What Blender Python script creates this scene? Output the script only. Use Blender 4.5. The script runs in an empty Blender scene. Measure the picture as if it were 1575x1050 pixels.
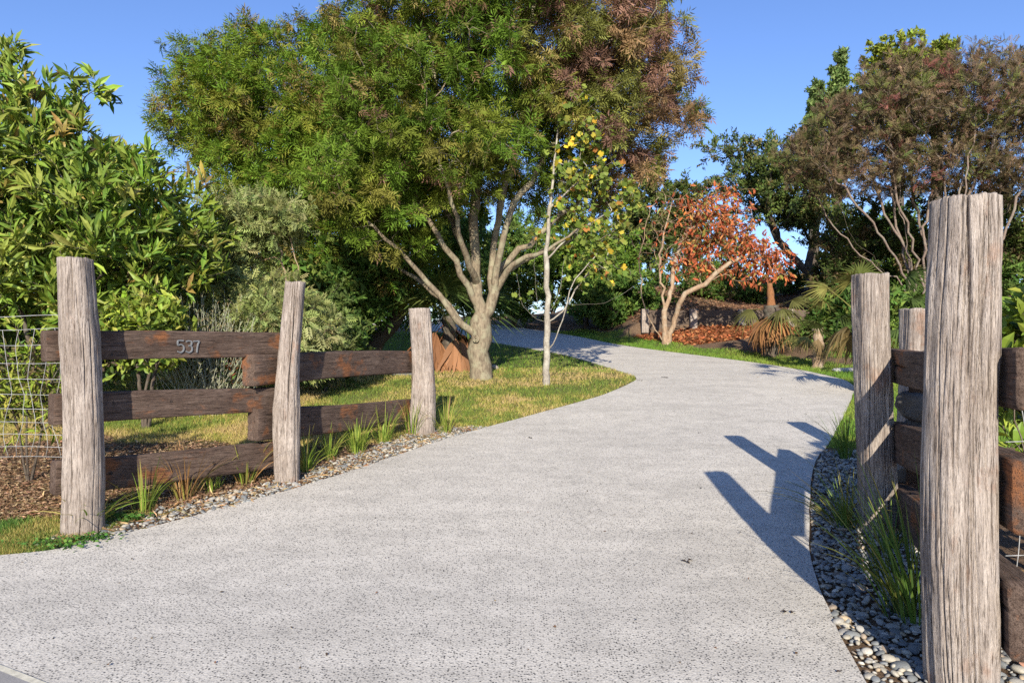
import bpy, bmesh, math
import numpy as np
from mathutils import Vector, Matrix

R = np.random.default_rng(7)
scene = bpy.context.scene
C = scene.collection

# ------------------------------------------------------------------ camera, sky, sun, exposure
EYE, FPX, CX, CY = 1.5, 1100.0, 787.5, 525.0       # focal length in photo pixels (1575 wide)
cam = bpy.data.cameras.new('camera')
cam.sensor_width = 36.0
cam.lens = FPX / 1575 * 36.0
cam.clip_start = 0.05
cam.clip_end = 2000
camo = bpy.data.objects.new('camera', cam)
camo.location = (0, 0, EYE)
camo.rotation_euler = (math.radians(90), 0, 0)
C.objects.link(camo)
scene.camera = camo

SUN_EL = math.radians(25)
SUN_DX = 0.03
world = bpy.data.worlds.new('World')
scene.world = world
world.use_nodes = True
wn = world.node_tree.nodes
wl = world.node_tree.links
sky = wn.new('ShaderNodeTexSky')
sky.sky_type = 'NISHITA'
sky.sun_disc = False
sky.sun_elevation = SUN_EL
sky.sun_rotation = math.pi + SUN_DX
sky.altitude = 50
sky.air_density = 1.0
sky.dust_density = 0.25
sky.ozone_density = 2.5
hs = wn.new('ShaderNodeMix')
hs.data_type = 'RGBA'; hs.blend_type = 'MULTIPLY'; hs.clamp_result = False
hs.inputs[0].default_value = 1.0
hs.inputs[7].default_value = (.80, .90, 1.20, 1)          # white balance of the sky
wl.new(sky.outputs[0], hs.inputs[6])
wl.new(hs.outputs[2], wn['Background'].inputs['Color'])
wn['Background'].inputs['Strength'].default_value = 0.11

sun = bpy.data.lights.new('sun', 'SUN')
sun.energy = 5.0
sun.angle = math.radians(0.55)
sun.color = (1.0, 0.91, 0.76)
suno = bpy.data.objects.new('sun', sun)
suno.rotation_euler = Vector((SUN_DX, 1.0, -math.tan(SUN_EL))).to_track_quat('-Z', 'Y').to_euler()
suno.location = (-2, -20, 14)
C.objects.link(suno)

scene.view_settings.view_transform = 'Standard'
scene.view_settings.look = 'None'
scene.view_settings.gamma = 1.0
scene.view_settings.use_curve_mapping = False
scene.view_settings.exposure = 0.66
scene.render.engine = 'CYCLES'
scene.cycles.max_bounces = 5
scene.cycles.diffuse_bounces = 3
scene.cycles.use_denoising = False
scene.cycles.transparent_max_bounces = 4

# ------------------------------------------------------------------ small helpers
def nrm(a):
    a = np.asarray(a, float)
    return a / np.maximum(np.linalg.norm(a, axis=-1, keepdims=True), 1e-9)

def catmull(P, step):
    """resample a polyline through its points, about one point per step"""
    P = np.asarray(P, float)
    if len(P) == 2:
        n = max(2, int(np.linalg.norm(P[1] - P[0]) / step) + 1)
        t = np.linspace(0, 1, n)[:, None]
        return P[0] * (1 - t) + P[1] * t
    Q = np.vstack([2 * P[0] - P[1], P, 2 * P[-1] - P[-2]])
    out = [P[0]]
    for i in range(1, len(Q) - 2):
        a, b, c, d = Q[i - 1:i + 3]
        n = max(1, int(np.linalg.norm(c - b) / step))
        for t in np.linspace(0, 1, n + 1)[1:]:
            out.append(0.5 * ((2 * b) + (-a + c) * t + (2 * a - 5 * b + 4 * c - d) * t * t + (-a + 3 * b - 3 * c + d) * t ** 3))
    return np.array(out)

def vnoise(x, seed=0):
    """1-D smooth value noise, vectorised"""
    x = np.asarray(x, float)
    i = np.floor(x).astype(int)
    f = x - i
    f = f * f * (3 - 2 * f)
    h = lambda k: np.modf(np.abs(np.sin(k * 127.1 + seed * 311.7) * 43758.5453))[0]
    return h(i) * (1 - f) + h(i + 1) * f

def vnoise2(x, y, seed=0):
    x = np.asarray(x, float); y = np.asarray(y, float)
    i = np.floor(x); j = np.floor(y)
    f = x - i; g = y - j
    f = f * f * (3 - 2 * f); g = g * g * (3 - 2 * g)
    h = lambda a, b: np.modf(np.abs(np.sin(a * 127.1 + b * 269.5 + seed * 311.7) * 43758.5453))[0]
    return (h(i, j) * (1 - f) + h(i + 1, j) * f) * (1 - g) + (h(i, j + 1) * (1 - f) + h(i + 1, j + 1) * f) * g

def sstep(a, b, x):
    t = np.clip((np.asarray(x, float) - a) / (b - a), 0, 1)
    return t * t * (3 - 2 * t)

def new_mesh(name, V, tris=None, quads=None, mat=None, col=None, smooth=False):
    me = bpy.data.meshes.new(name)
    V = np.ascontiguousarray(V, dtype=np.float32)
    tris = np.zeros((0, 3), int) if tris is None or len(tris) == 0 else np.asarray(tris, int)
    quads = np.zeros((0, 4), int) if quads is None or len(quads) == 0 else np.asarray(quads, int)
    me.vertices.add(len(V))
    me.vertices.foreach_set('co', V.ravel())
    loops = np.concatenate([tris.ravel(), quads.ravel()]).astype(np.int32)
    me.loops.add(len(loops))
    me.loops.foreach_set('vertex_index', loops)
    starts = np.concatenate([np.arange(len(tris)) * 3, len(tris) * 3 + np.arange(len(quads)) * 4]).astype(np.int32)
    me.polygons.add(len(starts))
    me.polygons.foreach_set('loop_start', starts)
    me.polygons.foreach_set('use_smooth', np.full(len(starts), bool(smooth)))
    if col is not None:
        a = me.color_attributes.new('Col', 'FLOAT_COLOR', 'POINT')
        c = np.ones((len(V), 4), np.float32)
        c[:, :3] = col
        a.data.foreach_set('color', c.ravel())
    me.update(calc_edges=True)
    if mat is not None:
        me.materials.append(mat)
    return me

def add(name, me, parent=None, label=None, cat=None, group=None, kind=None, loc=None):
    o = bpy.data.objects.new(name, me)
    C.objects.link(o)
    if parent is not None:
        o.parent = parent
    if loc is not None:
        o.location = loc
    if label: o['label'] = label
    if cat: o['category'] = cat
    if group: o['group'] = group
    if kind: o['kind'] = kind
    return o

def thing(name, label, cat, loc=(0, 0, 0), group=None):
    return add(name, None, None, label, cat, group, None, Vector(loc))

# ------------------------------------------------------------------ terrain
DL = np.array([(-20, -8), (-20, 3.5), (-14, 3.75), (-9, 4.0), (-5.5, 4.45), (-3.5, 4.95), (-3.02, 5.34), (-1.93, 6.92), (-.735, 9.3),
               (.33, 10.9), (1.55, 12.7), (2.3, 14.2), (2.62, 15.1), (2.5, 16.2), (1.35, 20.4), (-.6, 24.4), (-2.2, 28.2), (-5, 33), (-10, 39)], float)
DR = np.array([(6, -8), (3.0, -4), (1.5, 0), (1.4, 2), (1.55, 3.14), (1.9, 4.46), (2.22, 5.34), (3.2, 7.58), (4.17, 9.3),
               (6.04, 12.7), (6.75, 14.2), (6.85, 15.6), (6.2, 18), (3.64, 23.1), (2.13, 28.2), (-.86, 34.9), (-6, 42)], float)
_dl = catmull(np.c_[DL[1:], 0 * DL[1:, 0]], .15); _dl = _dl[np.argsort(_dl[:, 1])]
_dr = catmull(np.c_[DR, 0 * DR[:, 0]], .15); _dr = _dr[np.argsort(_dr[:, 1])]
def xl(y): return np.interp(y, _dl[:, 1], _dl[:, 0])
def xr(y): return np.interp(y, _dr[:, 1], _dr[:, 0])

def zbase(y):
    y = np.asarray(y, float)
    z = .06 * np.clip(y - 5, 0, 5) + .08 * np.clip(y - 10, 0, 28) + .03 * np.clip(y - 38, 0, 30)
    return z
def zt(x, y):
    x = np.asarray(x, float); y = np.asarray(y, float)
    z = (zbase(y - .5) + zbase(y) + zbase(y + .5)) / 3
    d = x - np.interp(y, [14.5, 16.3, 18, 23.1, 28.2, 34.9, 60], [6.9, 6.7, 6.2, 3.64, 2.13, -.86, -8])
    z = z + .13 * np.clip(d - .8, 0, 3.6) * sstep(14, 19, y)
    # raised planting bank behind the timber retaining wall
    wallmask = sstep(3.6, 5.0, x) * sstep(26.05, 26.2, y)
    z = z + wallmask * (.50 + (.075 + .05 * np.sin(x * .9 + 1)) * np.clip(y - 26, 0, 7) + .22 * (vnoise2(x * .7, y * .7, 12) - .5) * sstep(26.5, 28, y))
    return z

def W(px, py, Y):
    """a point at depth Y, given where it stands in the view of the survey photograph"""
    return np.array([(px - CX) / FPX * Y, Y, EYE + (CY - py) / FPX * Y])
def G(px, py, y0=2.5):
    """ground point under a sight line"""
    Y = np.arange(y0, 80, .02)
    X = (px - CX) / FPX * Y
    zz = EYE + (CY - py) / FPX * Y
    k = np.argmax(zt(X, Y) >= zz)
    return np.array([X[k], Y[k], zt(X[k], Y[k])])

# ------------------------------------------------------------------ materials
def mat_new(name):
    m = bpy.data.materials.new(name)
    m.use_nodes = True
    return m, m.node_tree.nodes, m.node_tree.links, m.node_tree.nodes['Principled BSDF']

def ramp(nodes, stops):
    r = nodes.new('ShaderNodeValToRGB')
    el = r.color_ramp.elements
    while len(el) < len(stops): el.new(.5)
    for e, (p, c) in zip(el, stops):
        e.position = p
        e.color = (c, c, c, 1) if isinstance(c, (int, float)) else (*c, 1)
    return r

def tex(nodes, links, kind, vec, scale, detail=4, rough=.55, **kw):
    t = nodes.new('ShaderNodeTex' + kind)
    t.inputs['Scale'].default_value = scale
    if kind == 'Voronoi': detail = 0
    if 'Detail' in t.inputs: t.inputs['Detail'].default_value = detail
    if 'Roughness' in t.inputs: t.inputs['Roughness'].default_value = rough
    for k, v in kw.items():
        if k in t.inputs: t.inputs[k].default_value = v
        else: setattr(t, k, v)
    if vec is not None: links.new(vec, t.inputs['Vector'])
    return t

def mixc(nodes, links, fac, a, b, blend='MIX'):
    m = nodes.new('ShaderNodeMix')
    m.data_type = 'RGBA'
    m.blend_type = blend
    for sock, v in ((m.inputs[0], fac), (m.inputs[6], a), (m.inputs[7], b)):
        if hasattr(v, 'is_output'): links.new(v, sock)
        elif isinstance(v, (int, float)): sock.default_value = v
        else: sock.default_value = (*v, 1)
    return m.outputs[2]

def bump(nodes, links, bsdf, h, strength, dist):
    b = nodes.new('ShaderNodeBump')
    b.inputs['Strength'].default_value = strength
    b.inputs['Distance'].default_value = dist
    links.new(h, b.inputs['Height'])
    links.new(b.outputs[0], bsdf.inputs['Normal'])

def mapping(nodes, links, scale, coord='Object'):
    tc = nodes.new('ShaderNodeTexCoord')
    mp = nodes.new('ShaderNodeMapping')
    mp.inputs['Scale'].default_value = scale
    links.new(tc.outputs[coord], mp.inputs['Vector'])
    return mp.outputs[0]

def leaf_mat(name, trans=.3, rough=.5, spec=.35):
    m, n, l, b = mat_new(name)
    a = n.new('ShaderNodeAttribute'); a.attribute_name = 'Col'
    l.new(a.outputs['Color'], b.inputs['Base Color'])
    b.inputs['Roughness'].default_value = rough
    b.inputs['Specular IOR Level'].default_value = spec
    t = n.new('ShaderNodeBsdfTranslucent')
    g = mixc(n, l, 1.0, a.outputs['Color'], (1.25, 1.2, .55), 'MULTIPLY')
    l.new(g, t.inputs['Color'])
    mx = n.new('ShaderNodeMixShader'); mx.inputs[0].default_value = trans
    l.new(b.outputs[0], mx.inputs[1]); l.new(t.outputs[0], mx.inputs[2])
    l.new(mx.outputs[0], n['Material Output'].inputs['Surface'])
    return m

M = {}
M['leaf'] = leaf_mat('leaf_matte', .18, .65, .08)
M['leaf_gloss'] = leaf_mat('leaf_glossy', .18, .48, .25)
M['leaf_dry'] = leaf_mat('leaf_dry', .2, .8, .1)
M['grass'] = leaf_mat('grass_blade', .3, .55, .25)

def bark(name, dark, light, lichen, sc=1.0, zst=.25):
    m, n, l, b = mat_new(name)
    v = mapping(n, l, (sc, sc, sc * zst))
    v2 = mapping(n, l, (1, 1, 1))
    a = tex(n, l, 'Noise', v, 22, 6, .7)
    c = tex(n, l, 'Noise', v2, 5, 4, .6)
    base = mixc(n, l, ramp_out(n, l, a.outputs[0], [(.3, 0.0), (.68, 1.0)]), dark, light)
    base = mixc(n, l, ramp_out(n, l, c.outputs[0], [(.48, 0.0), (.62, .75)]), base, lichen)
    l.new(base, b.inputs['Base Color'])
    b.inputs['Roughness'].default_value = .9
    b.inputs['Specular IOR Level'].default_value = .1
    bump(n, l, b, a.outputs[0], .7, .02)
    return m
def ramp_out(n, l, inp, stops):
    r = ramp(n, stops)
    l.new(inp, r.inputs[0])
    return r.outputs[0]
M['bark_ash'] = bark('bark_ash', (.09, .07, .05), (.30, .245, .17), (.30, .28, .19))
M['bark_dark'] = bark('bark_dark', (.045, .035, .028), (.14, .11, .085), (.12, .115, .09))
M['bark_pale'] = bark('bark_pale', (.16, .14, .11), (.40, .36, .30), (.46, .44, .37), 2.0, .5)
M['bark_warm'] = bark('bark_warm', (.17, .11, .07), (.42, .30, .20), (.36, .30, .22))
M['bark_grey'] = bark('bark_grey', (.09, .065, .052), (.28, .215, .175), (.23, .205, .165), 1.5)
M['twig_silver'] = bark('twig_silver', (.25, .25, .19), (.42, .42, .32), (.36, .36, .25), 2)
M['fibre'] = bark('palm_fibre', (.12, .05, .022), (.34, .16, .07), (.22, .12, .06), 3, .2)

def wood(name, lightc, midc, darkc, orange, ofac, axis_scale, patch=0.0, pthr=.56):
    """weathered timber with grain along local Z"""
    m, n, l, b = mat_new(name)
    oi = n.new('ShaderNodeObjectInfo')
    tc = n.new('ShaderNodeTexCoord')
    add_ = n.new('ShaderNodeVectorMath'); add_.operation = 'ADD'
    sc_ = n.new('ShaderNodeVectorMath'); sc_.operation = 'SCALE'
    l.new(oi.outputs['Location'], sc_.inputs[0]); sc_.inputs['Scale'].default_value = 3.7
    l.new(tc.outputs['Object'], add_.inputs[0]); l.new(sc_.outputs[0], add_.inputs[1])
    def mp(s):
        q = n.new('ShaderNodeMapping'); q.inputs['Scale'].default_value = s
        l.new(add_.outputs[0], q.inputs['Vector']); return q.outputs[0]
    grain = tex(n, l, 'Noise', mp((1, 1, axis_scale)), 75, 6, .72)
    fine = tex(n, l, 'Noise', mp((1, 1, .05)), 200, 3, .7)
    strk = tex(n, l, 'Noise', mp((1, 1, .022)), 34, 5, .75)
    blot = tex(n, l, 'Noise', mp((1, 1, .45)), 6, 5, .65)
    spl = tex(n, l, 'Noise', mp((1, 1, .30)), 16, 5, .7)
    col = mixc(n, l, ramp_out(n, l, grain.outputs[0], [(.30, 0.0), (.52, .62), (.70, 1.0)]), midc, lightc)
    col = mixc(n, l, ramp_out(n, l, blot.outputs[0], [(.42, 0.0), (.62, .75)]), col, midc)
    col = mixc(n, l, ramp_out(n, l, strk.outputs[0], [(.36, .85), (.5, 0.0)]), col, midc)
    col = mixc(n, l, ramp_out(n, l, strk.outputs[0], [(.30, .9), (.37, 0.0)]), col, darkc)
    col = mixc(n, l, ramp_out(n, l, spl.outputs[0], [(.60, 0.0), (.70, ofac)]), col, orange)
    pat = tex(n, l, 'Noise', mp((1, 1, .8)), 3.1, 4, .6)
    pm = n.new('ShaderNodeMath'); pm.operation = 'MULTIPLY'
    l.new(ramp_out(n, l, pat.outputs[0], [(pthr, 0.0), (pthr + .07, patch)]), pm.inputs[0])
    l.new(ramp_out(n, l, grain.outputs[0], [(.25, .35), (.6, 1.0)]), pm.inputs[1])
    col = mixc(n, l, pm.outputs[0], col, orange)
    col = mixc(n, l, ramp_out(n, l, grain.outputs[0], [(.30, 1.0), (.43, 0.0)]), col, darkc)
    col = mixc(n, l, ramp_out(n, l, fine.outputs[0], [(.34, .85), (.48, 0.0)]), col, darkc)
    l.new(col, b.inputs['Base Color'])
    b.inputs['Roughness'].default_value = .88
    b.inputs['Specular IOR Level'].default_value = .15
    mh = n.new('ShaderNodeMath'); mh.operation = 'ADD'
    l.new(grain.outputs[0], mh.inputs[0]); l.new(fine.outputs[0], mh.inputs[1])
    bump(n, l, b, mh.outputs[0], .9, .011)
    return m
M['post'] = wood('weathered_post_wood', (.53, .465, .41), (.245, .20, .17), (.055, .042, .034), (.28, .13, .065), .35, .03, .55, .60)
M['rail'] = wood('dark_rail_wood', (.20, .145, .115), (.085, .056, .043), (.018, .012, .010), (.30, .115, .042), .45, .045, .8, .57)
M['railend'] = M['rail']

def simple(name, colr, rough=.6, metal=0.0):
    m, n, l, b = mat_new(name)
    v = mapping(n, l, (1, 1, 1))
    t = tex(n, l, 'Noise', v, 30, 4, .6)
    c = mixc(n, l, ramp_out(n, l, t.outputs[0], [(.3, 0.0), (.7, 1.0)]), [x * .7 for x in colr], [min(1, x * 1.2) for x in colr])
    l.new(c, b.inputs['Base Color'])
    b.inputs['Roughness'].default_value = rough
    b.inputs['Metallic'].default_value = metal
    return m
M['zinc'] = simple('galvanised_metal', (.19, .20, .21), .65, .2)
M['wire'] = simple('galvanised_wire', (.36, .36, .35), .55, .2)
M['bolt'] = simple('rusted_bolt', (.03, .022, .018), .8, .2)

def stone_mat(name):
    m, n, l, b = mat_new(name)
    a = n.new('ShaderNodeAttribute'); a.attribute_name = 'Col'
    v = mapping(n, l, (1, 1, 1), 'Generated')
    t = tex(n, l, 'Noise', v, 9, 5, .65)
    c = mixc(n, l, ramp_out(n, l, t.outputs[0], [(.3, .72), (.7, 1.25)]), (0, 0, 0), a.outputs['Color'])
    f = mixc(n, l, 1.0, a.outputs['Color'], ramp_out(n, l, t.outputs[0], [(.3, .7), (.7, 1.0)]), 'MULTIPLY')
    l.new(f, b.inputs['Base Color'])
    b.inputs['Roughness'].default_value = .68
    bump(n, l, b, t.outputs[0], .3, .01)
    return m
M['stone'] = stone_mat('river_stone')

def concrete():
    m, n, l, b = mat_new('exposed_aggregate')
    tc = n.new('ShaderNodeTexCoord')
    v = tc.outputs['Object']
    vo = tex(n, l, 'Voronoi', v, 72, distance='EUCLIDEAN', Randomness=1.0)
    vo2 = tex(n, l, 'Voronoi', v, 64, Randomness=1.0)
    big = tex(n, l, 'Noise', v, .55, 5, .6)
    mid = tex(n, l, 'Noise', v, 4.0, 5, .65)
    fine = tex(n, l, 'Noise', v, 120, 3, .6)
    base = mixc(n, l, ramp_out(n, l, fine.outputs[0], [(.3, 0.0), (.7, 1.0)]), (.47, .43, .375), (.80, .735, .645))
    # each aggregate chip its own tone
    sep = n.new('ShaderNodeSeparateColor'); l.new(vo.outputs['Color'], sep.inputs[0])
    chip = ramp_out(n, l, sep.outputs[0], [(0.0, (.045, .043, .042)), (.34, (.13, .122, .115)), (.44, (.40, .372, .33)), (.75, (.60, .555, .49)), (1.0, (.80, .745, .66))])
    chipm = ramp_out(n, l, vo.outputs['Distance'], [(.28, 1.0), (.42, 0.0)])
    base = mixc(n, l, chipm, base, chip)
    sep2 = n.new('ShaderNodeSeparateColor'); l.new(vo2.outputs['Color'], sep2.inputs[0])
    m2 = n.new('ShaderNodeMath'); m2.operation = 'MULTIPLY'
    l.new(ramp_out(n, l, vo2.outputs['Distance'], [(.25, 1.0), (.4, 0.0)]), m2.inputs[0])
    l.new(ramp_out(n, l, sep2.outputs[1], [(.16, 1.0), (.20, 0.0)]), m2.inputs[1])
    base = mixc(n, l, m2.outputs[0], base, (.15, .142, .138))
    # wear and tyre-polished patches
    st = n.new('ShaderNodeMapping'); st.inputs['Scale'].default_value = (.45, 1.6, 1); st.inputs['Rotation'].default_value = (0, 0, .25)
    l.new(v, st.inputs['Vector'])
    streak = tex(n, l, 'Noise', st.outputs[0], 1.7, 6, .65)
    k = mixc(n, l, .6, ramp_out(n, l, big.outputs[0], [(.32, .74), (.68, 1.12)]), ramp_out(n, l, streak.outputs[0], [(.33, .72), (.62, 1.1)]))
    k = mixc(n, l, .4, k, ramp_out(n, l, mid.outputs[0], [(.3, .68), (.7, 1.18)]))
    base = mixc(n, l, 1.0, base, k, 'MULTIPLY')
    base = mixc(n, l, 1.0, base, (.93, .945, .94), 'MULTIPLY')
    l.new(base, b.inputs['Base Color'])
    b.inputs['Roughness'].default_value = .8
    b.inputs['Specular IOR Level'].default_value = .25
    ma = n.new('ShaderNodeMath'); ma.operation = 'SUBTRACT'
    l.new(fine.outputs[0], ma.inputs[0]); l.new(vo.outputs['Distance'], ma.inputs[1])
    bump(n, l, b, ma.outputs[0], .35, .005)
    return m
M['concrete'] = concrete()

def plain_concrete():
    m, n, l, b = mat_new('smooth_concrete')
    tc = n.new('ShaderNodeTexCoord'); v = tc.outputs['Object']
    a = tex(n, l, 'Noise', v, 3, 6, .7); f = tex(n, l, 'Noise', v, 150, 3, .6)
    c = mixc(n, l, a.outputs[0], (.22, .21, .2), (.38, .36, .34))
    c = mixc(n, l, ramp_out(n, l, f.outputs[0], [(.35, .5), (.5, 0.0)]), c, (.15, .145, .14))
    l.new(c, b.inputs['Base Color']); b.inputs['Roughness'].default_value = .85
    bump(n, l, b, f.outputs[0], .3, .003)
    return m
M['apron'] = plain_concrete()

def ground_mat():
    m, n, l, b = mat_new('garden_ground')
    tc = n.new('ShaderNodeTexCoord'); v = tc.outputs['Object']
    a = n.new('ShaderNodeAttribute'); a.attribute_name = 'Col'
    f = tex(n, l, 'Noise', v, 45, 6, .75)
    g = tex(n, l, 'Noise', v, 6, 5, .65)
    c = mixc(n, l, 1.0, a.outputs['Color'], ramp_out(n, l, f.outputs[0], [(.28, .35), (.72, 1.35)]), 'MULTIPLY')
    c = mixc(n, l, 1.0, c, ramp_out(n, l, g.outputs[0], [(.3, .75), (.7, 1.2)]), 'MULTIPLY')
    l.new(c, b.inputs['Base Color'])
    b.inputs['Roughness'].default_value = .95
    b.inputs['Specular IOR Level'].default_value = .1
    bump(n, l, b, f.outputs[0], .9, .04)
    return m
M['ground'] = ground_mat()

# ------------------------------------------------------------------ ground and drive
def warp(a, b, n, k):
    t = np.linspace(0, 1, n)
    return a + (b - a) * (np.exp(k * t) - 1) / (np.exp(k) - 1)
# gate post feet, so that beds can follow the fence lines
PL = [np.array([-3.33, 5.50]), np.array([-2.20, 7.06]), np.array([-1.21, 9.58])]
PR = [np.array([1.935, 3.08]), np.array([2.79, 5.50]), np.array([3.97, 7.00])]
fl = np.array([(-9, 4.9), (-3.33, 5.5), (-2.2, 7.06), (-1.21, 9.58), (-.9, 10.3)])
def fence_x_left(y): return np.interp(y, [5.5, 7.06, 9.58, 10.2], [-3.33, -2.2, -1.21, -.75])
def fence_x_right(y): return np.interp(y, [0, 3.08, 5.5, 7.0, 9], [1.9, 2.1, 2.95, 4.1, 5.2])

def zone(x, y):
    """1 grass, 0 mulch"""
    x = np.asarray(x, float); y = np.asarray(y, float)
    nz = vnoise2(x * 1.3, y * 1.3, 3) - .5
    left = (x < xl(y) + .02)
    g = np.zeros(np.broadcast(x, y).shape)
    lawn = left & (y + nz * 1.2 > 8.9 - .35 * np.clip(x + 3.2, 0, 2)) & (x > -9) & (y < 30)
    near = left & (y < 5.75 + nz * .8) & (x < -3.0)
    gr = (~left) & (x > xr(y) - .05) & (y > 8.6) & (x - xr(y) < 1.5 + .5 * nz + 1.2 * sstep(14, 11, y)) & (y < 30)
    gr2 = (~left) & (x > xr(y)) & (y > 10) & (y < 19) & (x > 8.2 + nz) & (x < 12)
    g[lawn | near | gr | gr2] = 1
    return g

xs = np.unique(np.concatenate([-warp(3, 120, 40, 4)[::-1], np.arange(-12, 14, .26), warp(14, 120, 40, 4)]))
xs = xs[(xs >= -120) & (xs <= 120)]
ys = np.unique(np.concatenate([np.arange(-14, 2, 1.0), np.arange(2, 32, .26), warp(32, 320, 60, 3.5)]))
GX, GY = np.meshgrid(xs, ys)
GZ = zt(GX, GY) + .025 * (vnoise2(GX * 2.3, GY * 2.3, 5) - .5) * sstep(4, 6, GY)
ind = (GX > xl(GY) + .3) & (GX < xr(GY) - .3)
GZ = np.where(ind, GZ - .07, GZ)
zn = zone(GX, GY)
litter = sstep(23, 24, GY) * sstep(27, 26, GY) * sstep(4.3, 5, GX) * sstep(10, 8.8, GX)
colm = np.array([.21, .14, .09])[None, None] * np.ones(GX.shape + (1,))
colg = np.array([.24, .215, .085])[None, None] * np.ones(GX.shape + (1,))
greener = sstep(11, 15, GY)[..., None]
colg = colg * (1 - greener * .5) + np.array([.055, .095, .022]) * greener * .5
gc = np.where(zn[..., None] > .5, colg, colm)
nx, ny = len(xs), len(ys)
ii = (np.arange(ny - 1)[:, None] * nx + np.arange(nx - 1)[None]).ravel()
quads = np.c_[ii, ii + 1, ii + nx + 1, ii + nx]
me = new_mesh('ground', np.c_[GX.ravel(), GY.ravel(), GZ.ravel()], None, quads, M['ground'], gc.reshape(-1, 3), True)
add('ground', me, kind='structure')

yy = np.concatenate([np.arange(-8, 3, .5), np.arange(3, 36, .12), np.arange(36, 42, .5)])
nc = 14
V = []
for y in yy:
    a, b_ = float(xl(y)), float(xr(y))
    a = max(a, -14.0)
    a += .012 * (vnoise(y * 3.1, 4) - .5); b_ += .012 * (vnoise(y * 3.3, 8) - .5)
    for t in np.linspace(0, 1, nc):
        x = a + (b_ - a) * t
        V.append((x, y, float(zt(min(x, float(np.interp(y, [14.5, 16.3, 60], [6.9, 6.7, -8]))), y)) + .018))
V = np.array(V)
V[:, 2] = np.where(V[:, 1] > 0, (zbase(V[:, 1] - .5) + zbase(V[:, 1]) + zbase(V[:, 1] + .5)) / 3 + .018, .018)
n = len(yy)
ii = (np.arange(n - 1)[:, None] * nc + np.arange(nc - 1)[None]).ravel()
q = [np.c_[ii, ii + 1, ii + nc + 1, ii + nc]]
lo = V.copy(); lo[:, 2] -= .12
e0 = np.arange(n - 1) * nc; e1 = e0 + nc - 1
N0 = len(V)
q.append(np.c_[e0, e0 + nc, e0 + nc + N0, e0 + N0])
q.append(np.c_[e1 + nc, e1, e1 + N0, e1 + nc + N0])
me = new_mesh('driveway', np.vstack([V, lo]), None, np.vstack(q), M['concrete'], None, False)
add('driveway', me, kind='structure')

# corner of the smoother slab across the drive mouth, with its pale joint
d = nrm(np.array([.88, -.47])); p0 = np.array([-2.36, 3.285])
nrml = np.array([-d[1], d[0]])
def strip(name, off0, off1, z, mat):
    pts = []
    for t in (-9, 3.0):
        for o_ in (off0, off1):
            p = p0 + d * t - nrml * o_
            pts.append((p[0], p[1], z))
    add(name, new_mesh(name, pts, None, [(0, 1, 3, 2)], mat), kind='structure')
M['joint'] = simple('pale_joint', (.62, .58, .46), .8)
strip('joint_strip', 0, .035, .0225, M['joint'])
strip('apron_slab', .035, 5.0, .0225, M['apron'])

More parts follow.
